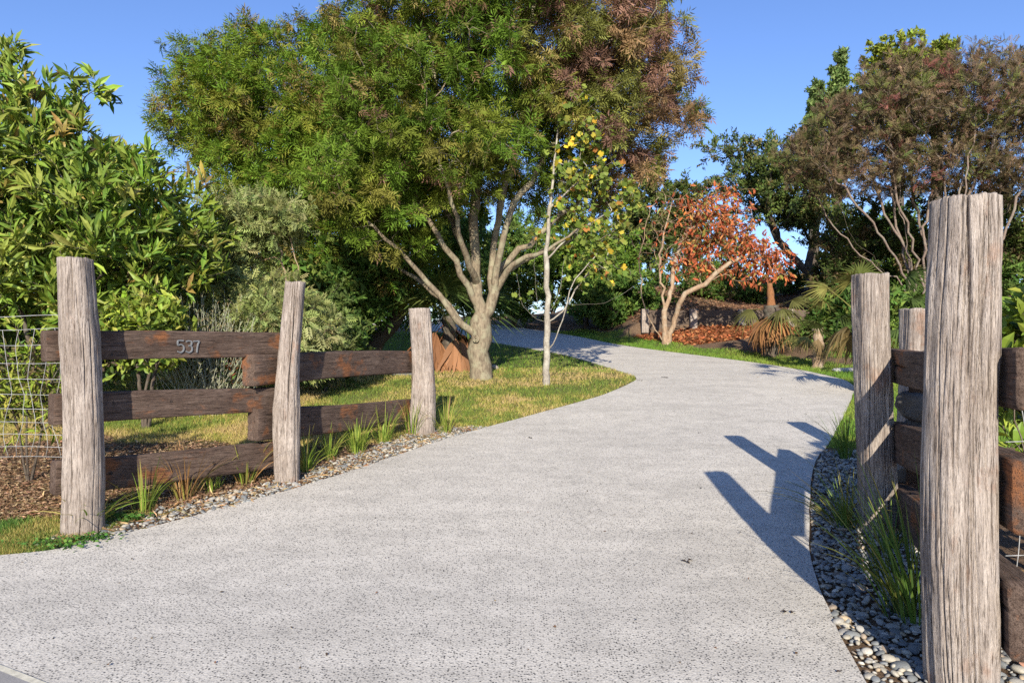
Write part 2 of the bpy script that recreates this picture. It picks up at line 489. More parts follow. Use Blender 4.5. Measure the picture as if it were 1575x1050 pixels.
# ------------------------------------------------------------------ timber gate fences
def timber(name, p0, p1, hw, hh, ex, seed, mat, ncr=26, nseg=120, rows=44, depth=.011, wob=.03, side=(1, 0, 0), chip=.012, flare=0.0, parent=None, profile=None):
    """a weathered log or sawn beam from p0 to p1: superellipse section with drying cracks; local Z runs along it"""
    r = np.random.default_rng(seed)
    p0 = np.array(p0, float); p1 = np.array(p1, float)
    L = np.linalg.norm(p1 - p0); az = (p1 - p0) / L
    ax = np.array(side, float); ax = nrm(ax - az * (ax @ az)); ay = np.cross(az, ax)
    th = np.linspace(0, 2 * np.pi, nseg, endpoint=False)
    if ex > 4:      # spread the samples so the corners and faces of a beam are both covered
        th = np.arctan2(np.sign(np.sin(th)) * np.abs(np.sin(th)) ** .8 * hh, np.sign(np.cos(th)) * np.abs(np.cos(th)) ** .8 * hw) % (2 * np.pi)
    zz = np.linspace(0, 1, rows)
    T, Z = np.meshgrid(th, zz)
    rad = (np.abs(np.cos(T) / hw) ** ex + np.abs(np.sin(T) / hh) ** ex) ** (-1 / ex)
    s1, s2 = r.uniform(0, 9, 2)
    low = sum(a * np.cos(k * T + p + 1.5 * np.sin(Z * L * w + q)) for k, a, p, w, q in
              [(2, wob * .8, s1, 1.1, s2), (3, wob * .6, s2, 1.7, s1), (1, wob * .7, s1 * 2, 1.3, 0), (5, wob * .35, s2 * 3, 2.6, 1), (7, wob * .12, s1 * 4, 3.1, 2)])
    rad = rad * (1 + low)
    rad *= 1 + wob * 1.1 * (vnoise(Z * L * 2.2, seed) - .5) + wob * .7 * (vnoise(Z * L * 6.2 + 3 * np.cos(T), seed + 3) - .5)
    if profile is not None:
        rad *= np.interp(Z, profile[0], profile[1])
    for i in range(ncr):
        t0 = r.uniform(0, 2 * np.pi); w = r.uniform(.008, .024) * (.16 / max(hw, hh)) ** .5
        za, zl = r.uniform(-.2, .9), r.uniform(.15, .7)
        dth = np.angle(np.exp(1j * (T - t0 - .05 * np.sin(Z * L * 2.3 + i) - .02 * np.sin(Z * L * 7 + 2 * i))))
        env = sstep(za, za + .06, Z) * sstep(za + zl, za + zl - .06, Z)
        rad -= depth * r.uniform(.35, 1.25) * np.exp(-(dth / w) ** 2) * env
    for i in range(8 if ex < 5 else 2):      # a few deep splits that wander
        t0 = r.uniform(0, 2 * np.pi) if i else -1.3; za, zl = r.uniform(-.1, .7), r.uniform(.3, .8)
        dth = np.angle(np.exp(1j * (T - t0 - .18 * np.sin(Z * L * 1.4 + i) - .05 * np.sin(Z * L * 5 + 2 * i))))
        rad -= depth * 2.2 * np.exp(-(dth / r.uniform(.02, .045)) ** 2) * sstep(za, za + .2, Z) * sstep(za + zl, za + zl - .2, Z)
    for i in range(ncr):      # splinters standing proud
        t0 = r.uniform(0, 2 * np.pi); w = r.uniform(.03, .09); za = r.uniform(0, .9); zl = r.uniform(.05, .3)
        dth = np.angle(np.exp(1j * (T - t0)))
        rad += depth * .3 * np.exp(-(dth / w) ** 2) * sstep(za, za + .02, Z) * sstep(za + zl, za + zl - .1, Z)
    edge = chip * (vnoise(T * 7 / 2, seed + 11) + .6 * vnoise(T * 19 / 2, seed + 12))
    ZZ = Z * L
    ZZ[-1] -= edge[-1]; ZZ[-2] = np.minimum(ZZ[-2], ZZ[-1] - .004)
    bow = .02 * wob / .03 * np.sin(Z * np.pi * r.uniform(.7, 1.3) + s1)
    X = rad * np.cos(T) + bow; Y = rad * np.sin(T) + bow * .5
    V = [np.c_[X.ravel(), Y.ravel(), ZZ.ravel()]]
    idx = (np.arange(rows - 1)[:, None] * nseg + np.arange(nseg)[None])
    nxt = (np.arange(rows - 1)[:, None] * nseg + ((np.arange(nseg) + 1) % nseg)[None])
    Q = [np.c_[idx.ravel(), nxt.ravel(), (nxt + nseg).ravel(), (idx + nseg).ravel()]]
    T3 = []
    tot = rows * nseg
    for row, sgn in ((0, -1), (rows - 1, 1)):      # end grain with radial checks
        ring0 = row * nseg + np.arange(nseg)
        prev = ring0
        for f in (.93, .6, .25):
            x = X[row] * f + bow[row] * (1 - f); y = Y[row] * f + bow[row] * .5 * (1 - f)
            z = ZZ[row] * f ** .5 + (1 - f ** .5) * np.mean(ZZ[row]) + sgn * (.005 if f > .9 else .004 * (vnoise(th * 6, seed + int(f * 50)) - .8))
            V.append(np.c_[x, y, z])
            cur = tot + np.arange(nseg); tot += nseg
            a, b2, c2, d2 = prev, np.roll(prev, -1), np.roll(cur, -1), cur
            Q.append(np.c_[a, b2, c2, d2] if sgn > 0 else np.c_[b2, a, d2, c2])
            prev = cur
        V.append(np.array([[bow[row, 0], bow[row, 0] * .5, np.mean(ZZ[row])]]))
        cidx = np.full(nseg, tot); tot += 1
        T3.append(np.c_[prev, np.roll(prev, -1), cidx] if sgn > 0 else np.c_[np.roll(prev, -1), prev, cidx])
    me = new_mesh(name, np.vstack(V), np.vstack(T3), np.vstack(Q), mat, None, True)
    o = add(name, me, parent)
    mw = Matrix((Vector(ax), Vector(ay), Vector(az))).transposed().to_4x4()
    mw.translation = Vector(p0)
    o.matrix_world = mw
    if parent is not None:
        o.matrix_parent_inverse = Matrix()
        o.matrix_basis = Matrix.Translation(-Vector(parent.location)) @ mw
    return o

def post(fence, xy, top_py, r_, seed, lean=(0, 0), ex=2.5, nseg=200, profile=None, ncr=60):
    x, y = xy
    z0 = float(zt(x, y)) - .12
    z1 = EYE + (CY - top_py) / FPX * y
    return timber('post', (x, y, z0), (x + lean[0], y + lean[1], z1), r_, r_ * .95, ex, seed, M['post'], ncr=ncr, nseg=nseg, rows=60, depth=.013, wob=.05, chip=.012, parent=fence, profile=profile)

def rail(fence, a, b, za, zb, thick, seed, ncr=30):
    """a beam whose section is (thick across the fence) by its height; a,b are plan points, za,zb=(top,bottom) there"""
    h = ((za[0] - za[1]) + (zb[0] - zb[1])) / 4
    pa = (a[0], a[1], sum(za) / 2); pb = (b[0], b[1], sum(zb) / 2)
    return timber('rail', pa, pb, h, thick / 2, 9, seed, M['rail'], ncr=ncr, nseg=96, rows=36, depth=.009, wob=.026, side=(0, 0, 1), chip=.006, parent=fence)

def pz(py, Y): return EYE + (CY - py) / FPX * Y

fence_l = thing('timber_gate_fence', 'weathered timber gate fence with three posts, dark rails and house number 537', 'fence', (PL[0][0], PL[0][1], 0))
post(fence_l, PL[0], 397, .133, 21, (-.005, 0), 2.3, 220, ([0, .3, .5, .66, .72, .8, 1], [1.03, 1.02, 1.0, 1.02, 1.06, 1.0, .95]))
post(fence_l, PL[1], 433, .105, 22, (.05, 0), 3.4, 180, ([0, .25, .4, .5, .7, 1], [1.0, 1.06, 1.12, 1.0, .95, .9]))
post(fence_l, PL[2], 474, .148, 23, (-.03, 0), 3.6, 180, ([0, .25, .45, .6, 1], [1.05, 1.08, 1.0, .95, 1.0]))
def offs(p, q, t, o):
    p = np.array(p); q = np.array(q); dd = nrm(q - p); nn = np.array([-dd[1], dd[0]])
    return p + dd * t + nn * o
def Ln(p, q): return float(np.linalg.norm(np.array(q) - np.array(p)))
L1 = Ln(PL[0], PL[1]); L2 = Ln(PL[1], PL[2])
def lrail(k, t0, t1, o, ya, yb, seed, thick=.11):
    p, q = PL[k], PL[k + 1]
    a = offs(p, q, t0, o); b = offs(p, q, t1, o)
    return rail(fence_l, a, b, (pz(ya[0], a[1]), pz(ya[1], a[1])), (pz(yb[0], b[1]), pz(yb[1], b[1])), thick, seed), a, b
r1, ra, rb = lrail(0, -.17, L1 + .12, .19, (513, 557), (507, 548), 31)
r2, _, _ = lrail(0, -.12, L1 + .10, .19, (609, 656), (593, 628), 32)
r3, _, _ = lrail(0, -.10, L1 + .12, .19, (706, 757), (676, 718), 33)
r4, _, _ = lrail(1, -.33, L2 + .05, .21, (549, 592), (537, 574), 34, .15)
r5, _, _ = lrail(1, -.27, L2 + .0, .21, (632, 675), (611, 650), 35, .13)

def sub(parent, name, me, world):
    """child placed by a world matrix"""
    o = add(name, me, parent)
    bpy.context.view_layer.update()
    o.matrix_basis = parent.matrix_world.inverted() @ world
    return o

# house number 537 in flat cast numerals on the top rail
def stroke_mesh(paths, w, t):
    V, Q = [], []
    for P in paths:
        P = catmull(np.c_[np.array(P, float), np.zeros(len(P))], .004)[:, :2]
        tg = nrm(np.gradient(P, axis=0)); nn = np.c_[-tg[:, 1], tg[:, 0]] * w / 2
        b0 = sum(len(v) for v in V); m = len(P)
        V.append(np.vstack([np.c_[P + nn, np.zeros(m)], np.c_[P + nn * .75, np.full(m, t)], np.c_[P - nn * .75, np.full(m, t)], np.c_[P - nn, np.zeros(m)]]))
        i = np.arange(m - 1)
        for k in range(3):
            Q.append(b0 + np.c_[k * m + i + 1, k * m + i, (k + 1) * m + i, (k + 1) * m + i + 1])
        for e in (0, m - 1):
            Q.append(b0 + np.array([[e, m + e, 2 * m + e, 3 * m + e]]))
    return new_mesh('numeral', np.vstack(V), None, np.vstack(Q), M['zinc'])
H_ = .104
digits = {
    '5': [[(.060, H_), (.012, H_), (.008, .066), (.012, .064)], [(.010, .063), (.036, .071), (.060, .055), (.060, .020), (.034, .001), (.004, .010)]],
    '3': [[(.006, H_ * .93), (.030, H_), (.056, .096), (.054, .068), (.030, .060)], [(.030, .060), (.058, .050), (.060, .018), (.032, .001), (.004, .012)]],
    '7': [[(.002, H_ * .97), (.058, H_), (.058, H_)], [(.058, H_), (.042, .06), (.034, .0)]],
}
dirr = nrm(np.array([rb[0] - ra[0], rb[1] - ra[1], 0])); outn = np.array([dirr[1], -dirr[0], 0])
for ch, px in (('5', 266), ('3', 279), ('7', 291)):
    # plan point on the rail under that sight line
    t = np.linspace(0, 1, 2000); X = ra[0] + (rb[0] - ra[0]) * t; Y = ra[1] + (rb[1] - ra[1]) * t
    k = np.argmin(np.abs(X / Y - (px - CX) / FPX))
    p = np.array([X[k], Y[k], pz(542, Y[k])]) + outn * .0605
    up = np.array([0, 0, 1.0])
    mw = Matrix((Vector(dirr), Vector(up), Vector(outn))).transposed().to_4x4(); mw.translation = Vector(p)
    sub(r1, 'numeral', stroke_mesh(digits[ch], .0125, .010), mw)

def disc_mesh(r_, t):
    th = np.linspace(0, 2 * np.pi, 10, endpoint=False)
    V = np.vstack([np.c_[r_ * np.cos(th), r_ * np.sin(th), 0 * th], np.c_[r_ * .8 * np.cos(th), r_ * .8 * np.sin(th), 0 * th + t], [[0, 0, t * .5]]])
    i = np.arange(10); j = (i + 1) % 10
    return new_mesh('bolt', V, np.c_[10 + i, 10 + j, np.full(10, 20)], np.c_[i, j, j + 10, i + 10], M['bolt'])
bolt_me = disc_mesh(.013, .006)
def bolts(rl, k, o, thick, spots):
    p, q = PL[k], PL[k + 1]
    for (t, pyv) in spots:
        c = offs(p, q, t, o - thick / 2 - .001)
        dd = nrm(np.array([q[0] - p[0], q[1] - p[1], 0])); on = np.array([dd[1], -dd[0], 0])
        mw = Matrix((Vector(dd), Vector((0, 0, 1)), Vector(on))).transposed().to_4x4()
        mw.translation = Vector((c[0], c[1], pz(pyv, c[1])))
        sub(rl, 'bolt', bolt_me, mw)
bolts(r2, 0, .19, .11, [(.32, 620), (.80, 617), (1.65, 603)])
bolts(r3, 0, .19, .11, [(.30, 728), (1.2, 712)])
bolts(r1, 0, .19, .11, [(.30, 545)])
bolts(r4, 1, .21, .15, [(1.95, 551)])
bolts(r5, 1, .21, .13, [(.5, 640), (2.2, 622)])

fence_r = thing('timber_gate_fence', 'massive weathered timber fence with tall split post beside the pebble bed', 'fence', (PR[0][0], PR[0][1], 0))
post(fence_r, PR[0], 303, .127, 24, (.0, 0), 2.7, 290, ([0, .2, .4, .7, 1], [1.0, .99, 1.02, 1.0, .99]), 110)
post(fence_r, PR[1], 421, .131, 25, (.0, 0), 2.6, 220, ([0, .3, 1], [1.02, 1.0, .95]), 80)
post(fence_r, PR[2], 474, .145, 26, (.0, 0), 4.0, 140)
K1 = Ln(PR[0], PR[1]); K2 = Ln(PR[1], PR[2])
def rrail(k, t0, t1, o, za, zb, seed, thick=.13):
    p, q = PR[k], PR[k + 1]
    a = offs(p, q, t0, -o); b = offs(p, q, t1, -o)
    return rail(fence_r, a, b, za, zb, thick, seed)
rrail(0, -.20, K1 + .45, .205, (1.462, 1.215), (1.45, 1.18), 41, .14)
rrail(0, -.16, K1 + .40, .205, (1.00, .72), (.875, .565), 42, .14)
rrail(0, -.14, K1 + .45, .205, (.53, .20), (.335, .06), 43, .14)
rrail(1, .30, K2 + .15, .24, (1.16, .90), (1.20, .94), 44, .13)
rrail(1, .28, K2 + .15, .24, (.55, .34), (.66, .38), 45, .13)

# ------------------------------------------------------------------ tubes, plants
def tube_mesh(name, chains, mat, kfun=None):
    """chains: list of (points, radii)"""
    V, Q, T3 = [], [], []
    tot = 0
    for P, r_ in chains:
        m = len(P)
        if m < 2: continue
        tg = nrm(np.gradient(P, axis=0))
        md = np.abs(nrm(P[-1] - P[0]))
        ref = np.eye(3)[np.argmin(md)]
        u = nrm(np.cross(np.broadcast_to(ref, tg.shape), tg)); v = np.cross(tg, u)
        rm = r_[0]
        k = 12 if rm > .12 else 8 if rm > .035 else 5 if rm > .012 else 3
        if kfun: k = kfun(rm)
        a = np.linspace(0, 2 * np.pi, k, endpoint=False)
        ring = P[:, None] + r_[:, None, None] * (np.cos(a)[None, :, None] * u[:, None] + np.sin(a)[None, :, None] * v[:, None])
        V.append(ring.reshape(-1, 3))
        i = (np.arange(m - 1)[:, None] * k + np.arange(k)[None]).ravel(); j = (np.arange(m - 1)[:, None] * k + ((np.arange(k) + 1) % k)[None]).ravel()
        Q.append(tot + np.c_[i, j, j + k, i + k])
        V.append(P[-1:]); 
        e = tot + (m - 1) * k + np.arange(k)
        T3.append(np.c_[e, np.roll(e, -1), np.full(k, tot + m * k)])
        tot += m * k + 1
    return new_mesh(name, np.vstack(V), np.vstack(T3), np.vstack(Q), mat, None, True)

def grow(limbs, targets, r_base, r_tip, step=.22, wiggle=.04, pathw=.18, rng=R, flare=1.25, bend=.45, limb_r=0.0):
    pos, par, plen = [], [], []
    rmin = []
    for k, P in enumerate(limbs):
        Pr = catmull(P, step)
        Pr[1:-1] += rng.normal(0, wiggle * .5, Pr[1:-1].shape)
        if k == 0:
            last = -1; base = 0
            start = 0
        else:
            A = np.array(pos); last = int(np.argmin(np.linalg.norm(A - Pr[0], axis=1))); base = plen[last]
            start = 1
        if k == 0: rmin += [0.0] * len(Pr)
        else: rmin += list(np.linspace(1.0, .22, len(Pr) - start) * limb_r * r_base)
        for q in Pr[start:]:
            if last >= 0: base = plen[last] + np.linalg.norm(q - pos[last])
            pos.append(q); par.append(last); plen.append(base); last = len(pos) - 1
    n0 = len(pos)
    tg = np.asarray(targets)
    cap = n0 + len(tg) * 14 + 10
    A = np.zeros((cap, 3)); A[:n0] = pos
    Pn = np.full(cap, -1); Pn[:n0] = par
    Ln_ = np.zeros(cap); Ln_[:n0] = plen
    d0 = np.array([np.min(np.linalg.norm(A[:n0] - t, axis=1)) for t in tg]) if len(tg) else np.zeros(0)
    order = np.argsort(d0 + rng.uniform(0, .3, len(d0)))
    n = n0
    tips = np.zeros(len(tg), int)
    rootz = A[0, 2] + .35
    for ti in order:
        t = tg[ti]
        dv = t - A[:n]
        dist = np.linalg.norm(dv, axis=1)
        cost = dist + pathw * Ln_[:n] + np.where(A[:n, 2] < rootz, 2.0, 0) 
        j = int(np.argmin(cost))
        dd = dist[j]
        pj = A[Pn[j]] if Pn[j] >= 0 else A[j] - [0, 0, 1]
        dirp = nrm(A[j] - pj)
        m = int(np.clip(dd / step, 2, 12))
        ctrl = A[j] + dirp * dd * bend + rng.normal(0, wiggle, 3)
        u = np.linspace(0, 1, m + 1)[1:, None]
        B = (1 - u) ** 2 * A[j] + 2 * u * (1 - u) * ctrl + u * u * t
        if m > 2: B[:-1] += rng.normal(0, wiggle * .35, B[:-1].shape)
        last = j
        for q in B:
            A[n] = q; Pn[n] = last; Ln_[n] = Ln_[last] + np.linalg.norm(q - A[last]); last = n; n += 1
        tips[ti] = last
    A, Pn = A[:n], Pn[:n]
    cnt = np.zeros(n)
    haschild = np.zeros(n, bool); haschild[Pn[Pn >= 0]] = True
    cnt[~haschild] = 1
    for i in range(n - 1, 0, -1):
        cnt[Pn[i]] += cnt[i]
    p = math.log(r_base / r_tip) / math.log(max(cnt[0], 2))
    rad = r_tip * cnt ** p
    rad *= np.interp(cnt / cnt[0], [0, .45, .75], [.74, .80, 1.0])
    rad[:n0] = np.maximum(rad[:n0], rmin)
    rad *= 1 + (flare - 1) * np.exp(-np.clip(A[:, 2] - A[0, 2], 0, 9) / .22)
    kids = [[] for _ in range(n)]
    for i in range(1, n):
        if Pn[i] >= 0: kids[Pn[i]].append(i)
    chains = []
    starts = [(0, None)]
    while starts:
        s, pre = starts.pop()
        ch = [] if pre is None else [pre]
        c = s
        while True:
            ch.append(c)
            ks = kids[c]
            if not ks: break
            ks = sorted(ks, key=lambda q: -cnt[q])
            for q in ks[1:]: starts.append((q, c))
            c = ks[0]
        rr = rad[ch].copy()
        if pre is not None: rr[0] = min(rr[0], rr[1] * 1.25)
        chains.append((A[ch], rr))
    tdir = nrm(A[tips] - A[Pn[tips]]) if len(tips) else np.zeros((0, 3))
    return chains, A[tips], tdir, A, rad

# ---- leaf templates: x along the leaf, y across, z its normal; unit length and unit width
def tmpl_diamond():
    return np.array([(0, 0, 0), (.42, .5, .07), (1, 0, -.06), (.42, -.5, .07)]), np.array([(0, 2, 1), (0, 3, 2)])
def tmpl_lance():
    V = np.array([(0, 0, 0), (.28, .36, .07), (.28, 0, .02), (.28, -.36, .07), (.62, .46, .05), (.62, 0, 0), (.62, -.46, .05), (1, 0, -.12)])
    F = np.array([(0, 2, 1), (0, 3, 2), (1, 2, 5), (1, 5, 4), (2, 3, 6), (2, 6, 5), (4, 5, 7), (5, 6, 7)])
    return V, F
def tmpl_lobed():
    P = [(0, 0), (.12, .42), (.42, .55), (.52, .30), (.82, .46), (1, .1), (.9, 0), (1, -.1), (.82, -.46), (.52, -.30), (.42, -.55), (.12, -.42)]
    V = np.array([(x, y, .05 * abs(y) - .06 * x * x) for x, y in P] + [(.45, 0, 0)])
    m = len(P)
    return V, np.array([(i, (i + 1) % m, m) for i in range(m)])[:, [1, 0, 2]]
def tmpl_tri():
    return np.array([(0, -.12, 0), (.46, .5, .06), (1, -.06, -.06)]), np.array([(0, 2, 1)])
def tmpl_blade():
    return np.array([(0, -.5, 0), (0, .5, 0), (1, 0, .0)]), np.array([(0, 1, 2)])
def tmpl_pinnate(npair=3, ll=.44, lw=.30, droop=.18):
    d, f = tmpl_tri()
    V, F = [], []
    spots = [(.28 + .62 * i / npair, s) for i in range(npair) for s in (1, -1)] + [(.80, 0)]
    for x, s in spots:
        a = s * .95
        q = d * [ll, ll * lw, ll]
        c, sn = math.cos(a), math.sin(a)
        q = np.c_[q[:, 0] * c - q[:, 1] * sn + x, q[:, 0] * sn + q[:, 1] * c, q[:, 2]]
        q[:, 2] -= droop * q[:, 0] ** 2 + .10 * np.abs(q[:, 1])
        F.append(f + 3 * len(V)); V.append(q)
    return np.vstack(V), np.vstack(F)
TM = {'diamond': tmpl_diamond(), 'lance': tmpl_lance(), 'lobed': tmpl_lobed(), 'pinnate': tmpl_pinnate(), 'spray': tmpl_pinnate(4, .32, .30, .1), 'feather': tmpl_pinnate(4, .34, .5, .1), 'tri': tmpl_tri(), 'blade': tmpl_blade()}

def frames(D, up_bias=1.0, rng=R, sun_bias=.35):
    n0 = rng.normal(0, 1, D.shape) * .85 + np.array([0, -sun_bias, up_bias])
    Nn = nrm(n0 - D * np.sum(n0 * D, axis=1, keepdims=True))
    return Nn, np.cross(Nn, D)

def leaf_mesh(name, kind, O, D, Nn, L, Wd, col, mat):
    tv, tf = TM[kind]
    S = np.cross(Nn, D)
    V = O[:, None] + tv[None, :, 0, None] * (D * L[:, None])[:, None] + tv[None, :, 1, None] * (S * Wd[:, None])[:, None] + tv[None, :, 2, None] * (Nn * L[:, None])[:, None]
    k = len(tv)
    F = (tf[None] + (np.arange(len(O)) * k)[:, None, None]).reshape(-1, 3)
    cc = np.repeat(col, k, axis=0)
    return new_mesh(name, V.reshape(-1, 3), F, None, mat, cc)

def clumps(ells, ncl, per, cr, rng=R, lo=.45, flat=.7, zmin=None, sep=0.0):
    """tip points gathered in clumps inside a union of ellipsoids (px,py,Y,rx_px,ry_px,depth)"""
    w = np.array([e[3] * e[4] * (e[6] if len(e) > 6 else 1) for e in ells], float); w /= w.sum()
    out, cid = [], []
    cens = np.full((ncl, 3), 1e6)
    for c in range(ncl):
        for tr_ in range(14):
            e = ells[rng.choice(len(ells), p=w)]
            cen = W(e[0], e[1], e[2])
            s = np.array([e[3] / FPX * e[2], e[5], e[4] / FPX * e[2]])
            u = nrm(rng.normal(0, 1, 3)); rr = rng.uniform(lo ** 2, 1) ** .5
            cc = cen + u * rr * s
            if sep == 0 or np.min(np.linalg.norm((cens - cc) * [1, 1, 1.25], axis=1)) > sep: break
        else:
            continue
        cens[c] = cc
        k = max(2, int(rng.normal(per, per * .35)))
        pts = cc + rng.normal(0, 1, (k, 3)) * np.array([cr, cr, cr * flat])
        out.append(pts); cid += [c] * k
    P = np.vstack(out); cid = np.array(cid)
    zg = zt(P[:, 0], P[:, 1]) + .08
    keep = P[:, 2] > (zg if zmin is None else np.maximum(zg, zmin))
    return P[keep], cid[keep]

def emit(tips, tdir, n, L, Wd, rng=R, spread=1.0, along=.0, up=.15, jit=.25, lj=.25):
    """n leaves round each twig end"""
    N = len(tips)
    T = np.repeat(tips, n, axis=0); Dd = np.repeat(tdir, n, axis=0)
    rnd = nrm(rng.normal(0, 1, T.shape))
    rad = nrm(rnd - Dd * np.sum(rnd * Dd, axis=1, keepdims=True))
    D = nrm(Dd * rng.uniform(.15, 1.1, (len(T), 1)) + rad * spread * rng.uniform(.5, 1.1, (len(T), 1)) + np.array([0, 0, up]) + rng.normal(0, jit, T.shape) * .5)
    O = T - Dd * rng.uniform(0, 1, (len(T), 1)) * along + rng.normal(0, .15, T.shape) * along
    s = np.clip(rng.normal(1, lj, len(T)), .45, 1.7)
    return O, D, L * s, Wd * s

def palette(n, cols, rng=R, var=.18, w=None, idx=None):
    cols = np.array(cols)
    if idx is None: idx = rng.choice(len(cols), n, p=w)
    c = cols[idx]
    return c * np.clip(rng.normal(1, var, (n, 1)), .45, 1.7) * np.clip(rng.normal(1, .06, (n, 3)), .8, 1.2)

def in_view(P):
    return (np.abs(P[:, 0] / P[:, 1]) < .715) & (np.abs((P[:, 2] - EYE) / P[:, 1]) < .476)

def plant(name, label, cat, limbs, ells, ncl, per, cr, r_base, r_tip, leaf, group=None, barkm='bark_dark', seed=1, lo=.45, flat=.7,
          step=.22, wiggle=.04, pathw=.18, colfun=None, singles=0, trunk='trunk', crown='crown', bend=.45, flare=1.25, extra=None, zmin=None, sep=0.0, limb_r=0.0):
    rng = np.random.default_rng(seed)
    P, cid = clumps(ells, ncl, per, cr, rng, lo, flat, zmin, sep)
    if extra is not None:
        P = np.vstack([P, extra]); cid = np.concatenate([cid, np.full(len(extra), ncl)])
    base = np.array(limbs[0][0])
    chains, tips, tdir, A, rad = grow(limbs, P, r_base, r_tip, step, wiggle, pathw, rng, flare, bend, limb_r)
    t = thing(name, label, cat, base, group)
    off = base
    me = tube_mesh(trunk, [(p - off, r_) for p, r_ in chains], M[barkm])
    add(trunk, me, t)
    k = leaf['n']
    O, D, L, Wd = emit(tips, tdir, k, leaf['L'], leaf['W'], rng, leaf.get('spread', 1), leaf.get('along', .1), leaf.get('up', .15), leaf.get('jit', .3), leaf.get('lj', .25))
    Nn, S = frames(D, leaf.get('upb', 1.0), rng, leaf.get('sunb', .35))
    idc = np.repeat(cid, k)
    col = colfun(O, idc, rng)
    keep = np.ones(len(O), bool)
    if leaf.get('thin'):
        keep = leaf['thin'](O, rng)
    mat = M[leaf.get('mat', 'leaf')]
    if singles:
        cand = np.where(in_view(O) & keep)[0]
        score = O[cand, 1] - leaf.get('out', .0) * 0 + rng.uniform(0, .4, len(cand))
        pick = cand[np.argsort(score)[:singles]]
        keep[pick] = False
        tv, tf = TM[leaf['kind']]
        qs = np.array_split(np.argsort(col[pick].sum(1)), 6)
        for grp in qs:
            if len(grp) == 0: continue
            mc = col[pick[grp]].mean(0)
            lm = new_mesh('leaf', tv, tf, None, mat, np.repeat(mc[None], len(tv), axis=0))
            for g in grp:
                i = pick[g]
                o = add('leaf', lm, t)
                mm = Matrix((Vector(D[i] * L[i]), Vector(S[i] * Wd[i]), Vector(Nn[i] * L[i]))).transposed().to_4x4()
                mm.translation = Vector(O[i] - off)
                o.matrix_basis = mm
    O, D, Nn, L, Wd, col = O[keep], D[keep], Nn[keep], L[keep], Wd[keep], col[keep]
    me = leaf_mesh(crown, leaf['kind'], O - off, D, Nn, L, Wd, col, mat)
    c = add(crown, me, t)
    c['kind'] = 'stuff'
    return t

def clumpcol(cols, w=None, var=.16, cvar=.12):
    def f(O, idc, rng):
        m = idc.max() + 1
        ci = rng.choice(len(cols), m, p=w)
        cb = np.clip(rng.normal(1, cvar, m), .6, 1.5)
        mixi = np.where(rng.uniform(0, 1, len(O)) < .7, ci[idc], rng.choice(len(cols), len(O), p=w))
        return palette(len(O), cols, rng, var, idx=mixi) * cb[idc][:, None]
    return f

def gp(px, py, y):
    p = W(px, py, y); p[2] = float(zt(p[0], p[1])) - .06
    return p

# --- main ash
Y0 = 15.1
b0 = G(740, 583); Y0 = b0[1]
b0 = b0 - [0, 0, .08]
def ashcol(O, idc, rng):
    green = np.array([(.108, .170, .021), (.085, .148, .018), (.140, .175, .024), (.160, .155, .032)])
    brown = np.array([(.22, .14, .070), (.19, .108, .078), (.21, .17, .060), (.17, .18, .045)])
    m = idc.max() + 1
    px = CX + O[:, 0] / O[:, 1] * FPX; py = CY - (O[:, 2] - EYE) / O[:, 1] * FPX
    cpx = np.zeros(m); cpy = np.zeros(m); cn = np.maximum(np.bincount(idc, minlength=m), 1)
    cpx = np.bincount(idc, px, m) / cn; cpy = np.bincount(idc, py, m) / cn
    prob = sstep(820, 960, cpx - .25 * (cpy - 200)) * .9 + sstep(200, 0, cpy) * .16 + .06
    pick = rng.uniform(0, 1, m) < prob
    leafpick = np.where(rng.uniform(0, 1, len(O)) < .6, pick[idc], rng.uniform(0, 1, len(O)) < prob[idc])
    gi = rng.choice(4, m, p=[.34, .26, .26, .14])[idc]; bi = rng.choice(4, m, p=[.3, .28, .22, .2])[idc]
    c = np.where(leafpick[:, None], brown[bi], green[gi])
    return c * np.clip(rng.normal(1, .2, (len(O), 1)), .5, 1.7) * np.clip(rng.normal(1, .2, m), .55, 1.5)[idc][:, None]
